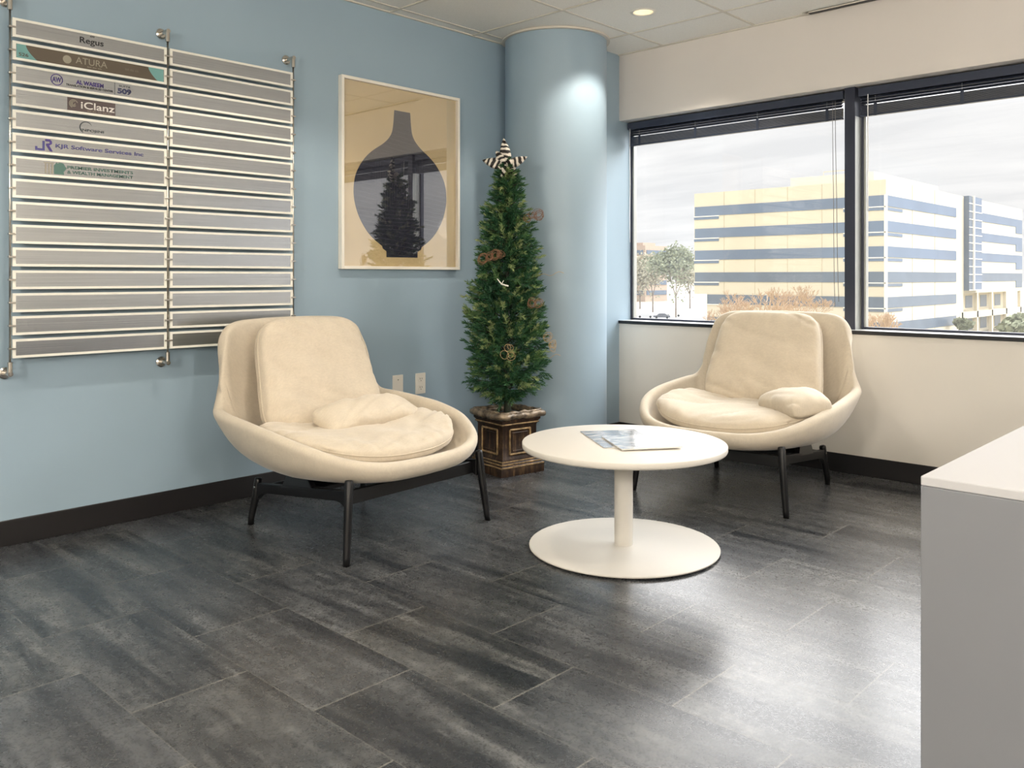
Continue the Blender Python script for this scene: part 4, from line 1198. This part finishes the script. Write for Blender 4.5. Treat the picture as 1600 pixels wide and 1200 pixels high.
# ================================================================== outside: street level is ten metres below this floor
GZ = -10.0
M_ground = mat('pale_ground', S((158, 152, 138)), 0.9, noise_amt=0.25, noise_scale=0.06)
M_lot = mat('pale_asphalt', S((176, 174, 172)), 0.9, noise_amt=0.08, noise_scale=0.2)
M_grass = mat('dry_winter_grass', S((186, 172, 132)), 0.95, noise_amt=0.2, noise_scale=0.3)
M_conc = mat('cream_precast_concrete', S((214, 206, 186)), 0.85, noise_amt=0.03, noise_scale=0.3)
M_concj = mat('precast_joint', S((192, 180, 156)), 0.85)
M_bglass = mat('blue_grey_strip_glazing', S((102, 120, 146)), 0.35, 0.0, spec=0.5, noise_amt=0.10, noise_scale=0.15)
M_bglass2 = mat('dark_blue_grey_glazing', S((96, 110, 128)), 0.35, noise_amt=0.10, noise_scale=0.3)
M_bwhite = mat('white_sill_band', S((240, 238, 230)), 0.6)
M_brick = mat('pale_brown_brick', S((178, 158, 142)), 0.9, noise_amt=0.05, noise_scale=1)
struct(MB().box(-900, 700, 30, 2200, GZ - 1, GZ).build('ground', M_ground))
struct(MB().box(-400, 60, 250, 275, GZ, GZ + 0.05).build('road', M_lot))
struct(MB().box(-170, -80, 130, 240, GZ, GZ + 0.04).build('parking_lot', M_lot))
struct(MB().box(-160, 20, 60, 118, GZ, GZ + 0.06).build('lawn', M_grass))

ob = empty('office_building', (-61, 165, GZ)); tag(ob, 'cream office building with long blue-grey strip windows seen through the windows', 'building')
def B(x0, x1, y0, y1, z0, z1): return MB().box(x0 + 61, x1 + 61, y0 - 165, y1 - 165, z0 - GZ, z1 - GZ)
XL, XR, Y0, Y1, ZT = -77.9, -44.6, 128.7, 209.0, 15.9
b = B(XL, XR, Y0, Y1, GZ + 8.1, ZT)
k = B(-75.4, XR, Y0 + 0.02, 166, GZ, GZ + 8.1); b.add(k.v, k.f)
k = B(-75.4, XR - 3.2, 166, Y1, GZ, GZ + 8.1); b.add(k.v, k.f)
b.build('wall', M_conc, ob)
B(-70, -54.4, 150, 184.6, ZT, 19.8).build('roof_penthouse', M_conc, ob)
k = MB().tube([(-64 + 61, 151 - 165, 19.8 - GZ), (-64 + 61, 151 - 165, 20.6 - GZ), (-58 + 61, 151 - 165, 20.6 - GZ), (-58 + 61, 151 - 165, 19.8 - GZ)], 0.08, 6); k.build('roof_rail', M_concj, ob)
rr_ = random.Random(2)
tops = [13.5, 9.63, 5.76, 1.89, -1.98, -5.85]
e = 0.10
for i, zt in enumerate(tops):
    zb = zt - 1.65
    xl = XL if i < 4 else -75.4
    gm = M_bglass if i < 3 else M_bglass2
    B(xl + 0.15, XR - 0.25, Y0 - e, Y0 + 0.5, zb, zt).build('strip_window', gm, ob)
    B(XR - 0.5, XR + e, Y0 + 0.25, 162.5, zb, zt).build('strip_window', gm, ob)
    B(XL, XL + 4.9, Y0 - e, Y0 + 0.5, zb - 0.62, zb - 0.17).build('vent_band', gm, ob) if i < 4 else None
    B(XR - 6.5, XR - 0.25, Y0 - e, Y0 + 0.5, zb - 0.62, zb - 0.17).build('vent_band', gm, ob)
    B(XR - 0.5, XR + e, Y0 + 0.25, Y0 + 6.8, zb - 0.62, zb - 0.17).build('vent_band', gm, ob)
    B(XL if i < 4 else -75.4, -72.9, Y0 - e - 0.05, Y0 + 0.5, zb - 0.16, zb).build('sill_band', M_bwhite, ob)
    B(XR - 6.5, XR, Y0 - e - 0.05, Y0 + 0.5, zb - 0.16, zb).build('sill_band', M_bwhite, ob)
    if i < 4:
        B(XR - 0.5, XR + e, 175.2, Y1 - 0.4, zb, zt).build('strip_window', gm, ob)
        B(XR - 0.5, XR + e, 203.5, Y1 - 0.4, zb - 1.4, zb).build('end_window', gm, ob)
B(XR - 0.24, XR + e + 0.05, Y0 - e - 0.05, Y0 + 0.24, GZ, 13.6).build('corner_mullion', M_bwhite, ob)
for x in (-72.0, -66.2, -60.4, -54.6, -48.8): B(x, x + 0.06, Y0 - 0.05, Y0 + 0.3, GZ, ZT - 0.02).build('panel_joint', M_concj, ob)
for y in (140, 151): B(XR - 0.3, XR + 0.05, y, y + 0.08, GZ, ZT - 0.02).build('panel_joint', M_concj, ob)
# glazed stair tower
B(XR - 0.5, XR + 0.9, 167.2, 169.6, -1.4, ZT + 0.1).build('tower_glazing', M_bglass2, ob)
B(XR - 0.5, XR + 0.9, 169.6, 175.2, -1.4, ZT + 0.1).build('tower_glazing', M_bglass, ob)
B(XR - 0.5, XR + 1.2, 169.4, 169.8, -1.4, ZT + 0.2).build('tower_mullion', M_bwhite, ob)
for i in range(12): B(XR + 0.8, XR + 0.98, 167.2, 175.2, -1.4 + i * 1.45, -1.25 + i * 1.45).build('tower_mullion', M_bwhite, ob)
# arcade at the foot
for y in (166, 175.5, 185.5, 196, 207.5): B(XR - 0.6, XR, y, y + 0.9, GZ, GZ + 8.1).build('pier', M_conc, ob)
B(XR - 3.3, XR, 166, Y1, GZ + 3.4, GZ + 4.6).build('arcade_slab', M_conc, ob)
for y in (168, 177.5, 187.5, 198): 
    for z in (GZ + 0.6, GZ + 5.0): B(XR - 3.5, XR - 3.15, y + 2, y + 6.5, z, z + 2.4).build('arcade_window', M_bglass2, ob)

t = empty('far_building', (-229, 328, GZ)); tag(t, 'faint brown building far off at the left edge of the left window', 'building')
MB().box(-9, 9, -9, 9, 0, 25.5).build('wall', M_brick, t)
for i in range(5): MB().box(-8, 8, -9.3, -8.6, 3 + i * 4.6, 5 + i * 4.6).build('strip_window', M_bglass2, t)
for i in range(5): MB().box(8.6, 9.3, -8, 8, 3 + i * 4.6, 5 + i * 4.6).build('strip_window', M_bglass2, t)
MB().box(-5, 5, -5, 5, 25.5, 27.0).build('roof_penthouse', M_brick, t)

def bare_or_leafy(name, x, y, h, spread, leaf, label, cat, seed, m_wood, m_leaf=None, group=None, depth=5, r0=0.14, trunk=0.25):
    rnd = random.Random(seed); t = empty(name, (x, y, GZ)); tag(t, label, cat, group)
    segs = []; tips = []
    def grow(p, d, L, r, lv):
        q = p + d * L; segs.append((p, q, r, r * 0.7)); tips.append(q)
        if lv == 0: return
        for k in range(3 if lv > 2 else 2 + (rnd.random() < 0.6)):
            nd = (d + Vector((rnd.uniform(-1, 1), rnd.uniform(-1, 1), rnd.uniform(-.25, .75))) * spread).normalized()
            grow(q, nd, L * rnd.uniform(0.6, 0.85), r * 0.62, lv - 1)
    grow(Vector((0, 0, 0)), Vector((0, 0, 1)), h * trunk, r0, depth)
    zmax = max(q.z for q in tips); s = h / zmax
    b = MB()
    for p, q, ra, rb_ in segs: b.tube([p * s, q * s], [max(ra, 0.03), max(rb_, 0.025)], 4)
    b.build('trunk_and_branches', m_wood, t)
    if leaf:
        V = []; F = []
        for q in tips:
            for _ in range(leaf):
                c = q * s + Vector((rnd.gauss(0, 1), rnd.gauss(0, 1), rnd.gauss(0, .8))) * h * 0.065
                a = Vector((rnd.uniform(-1, 1), rnd.uniform(-1, 1), rnd.uniform(-1, 1))).normalized() * 0.36; e2 = a.orthogonal().normalized() * 0.36
                k = len(V); V += [c - a, c - e2, c + a, c + e2]; F.append((k, k + 1, k + 2, k + 3))
        MB().add(V, F).build('crown', m_leaf, t)
    return t
M_twig = mat('pale_brown_twigs', S((176, 152, 126)), 0.9)
M_twig2 = mat('grey_brown_bark', S((128, 116, 104)), 0.9)
M_leafg = mat('grey_green_leaves', S((140, 146, 122)), 0.9, noise_amt=0.2, noise_scale=0.4)  # muted grey-green, mottled by noise
M_leafg2 = mat('haze_paled_olive_leaves', S((172, 168, 148)), 0.9, noise_amt=0.2, noise_scale=0.4)  # distance haze put into the leaf colour of the far trees
def at(px, D):      # ground position seen in image column px at distance D
    yaw = math.radians(43.487); l = (px - 800) / 1340.17
    return 3.694 + D * (-math.sin(yaw) + math.cos(yaw) * l), -4.521 + D * (math.cos(yaw) + math.sin(yaw) * l)
bare = [(1128, 100, 9.6, 'first'), (1172, 82, 9.2, 'second'), (1216, 104, 9.9, 'third'), (1258, 118, 10.0, 'fourth'), (1298, 80, 7.6, 'fifth'), (1368, 90, 7.4, 'sixth')]
for i, (px, D, h, od) in enumerate(bare):
    x, y = at(px, D)
    bare_or_leafy('bare_tree', x, y, h, 0.75, 0, 'bare brown tree outside, %s from the left in the row before the office building' % od, 'tree', 20 + i, M_twig, group='bare winter trees outside', depth=6, r0=0.12)
for i, (px, D, h, ml, lab) in enumerate([(1020, 270, 17.5, M_leafg2, 'pale olive tree outside at the far left of the left window'), (1056, 235, 18.5, M_leafg, 'darker green tree outside, next to the left end of the office building'),
                                      (1000, 300, 13, M_leafg2, 'small pale tree outside against the left window jamb'), (1078, 300, 17, M_leafg2, 'pale tree outside, partly behind the left end of the office building'),
                                      (1592, 112, 5.6, M_leafg, 'grey-green tree outside at the lower right corner of the right window'), (1504, 150, 3.4, M_leafg, 'low green shrub outside in front of the arcade of the office building')]):
    x, y = at(px, D)
    bare_or_leafy('leafy_tree', x, y, h, 0.66, 12, lab, 'tree', 60 + i, M_twig2, ml, group='leafy trees outside', depth=5, r0=0.3)
# parked cars on the distant lot
M_car = [mat('silver_car_paint', S((200, 202, 206)), 0.3), mat('dark_car_paint', S((92, 96, 106)), 0.3), mat('white_car_paint', S((236, 236, 236)), 0.3)]
for i, (px, D) in enumerate(((1008, 232), (1034, 228), (1052, 240))):
    x, y = at(px, D)
    t = empty('parked_car', (x, y, GZ + 0.05), 0.6); tag(t, ['silver', 'dark grey', 'white'][i] + ' car parked far below, outside the left window', 'car', 'cars parked outside')
    v = [(-2.2, .3), (-2.2, .85), (-1.3, .95), (-.7, 1.45), (.8, 1.45), (1.5, .95), (2.2, .8), (2.2, .3)]
    vs = [(a, -.85, b_) for a, b_ in v] + [(a, .85, b_) for a, b_ in v]
    n = len(v)
    MB().add(vs, [tuple(range(n)), tuple(reversed(range(n, 2 * n)))] + [(q, (q + 1) % n, n + (q + 1) % n, n + q) for q in range(n)]).build('car_body', M_car[i], t)
    for a in (-1.4, 1.4):
        for s in (-.86, .70): MB().tube([(a, s, .32), (a, s + .16, .32)], .32, 14).build('wheel', M_black, t)
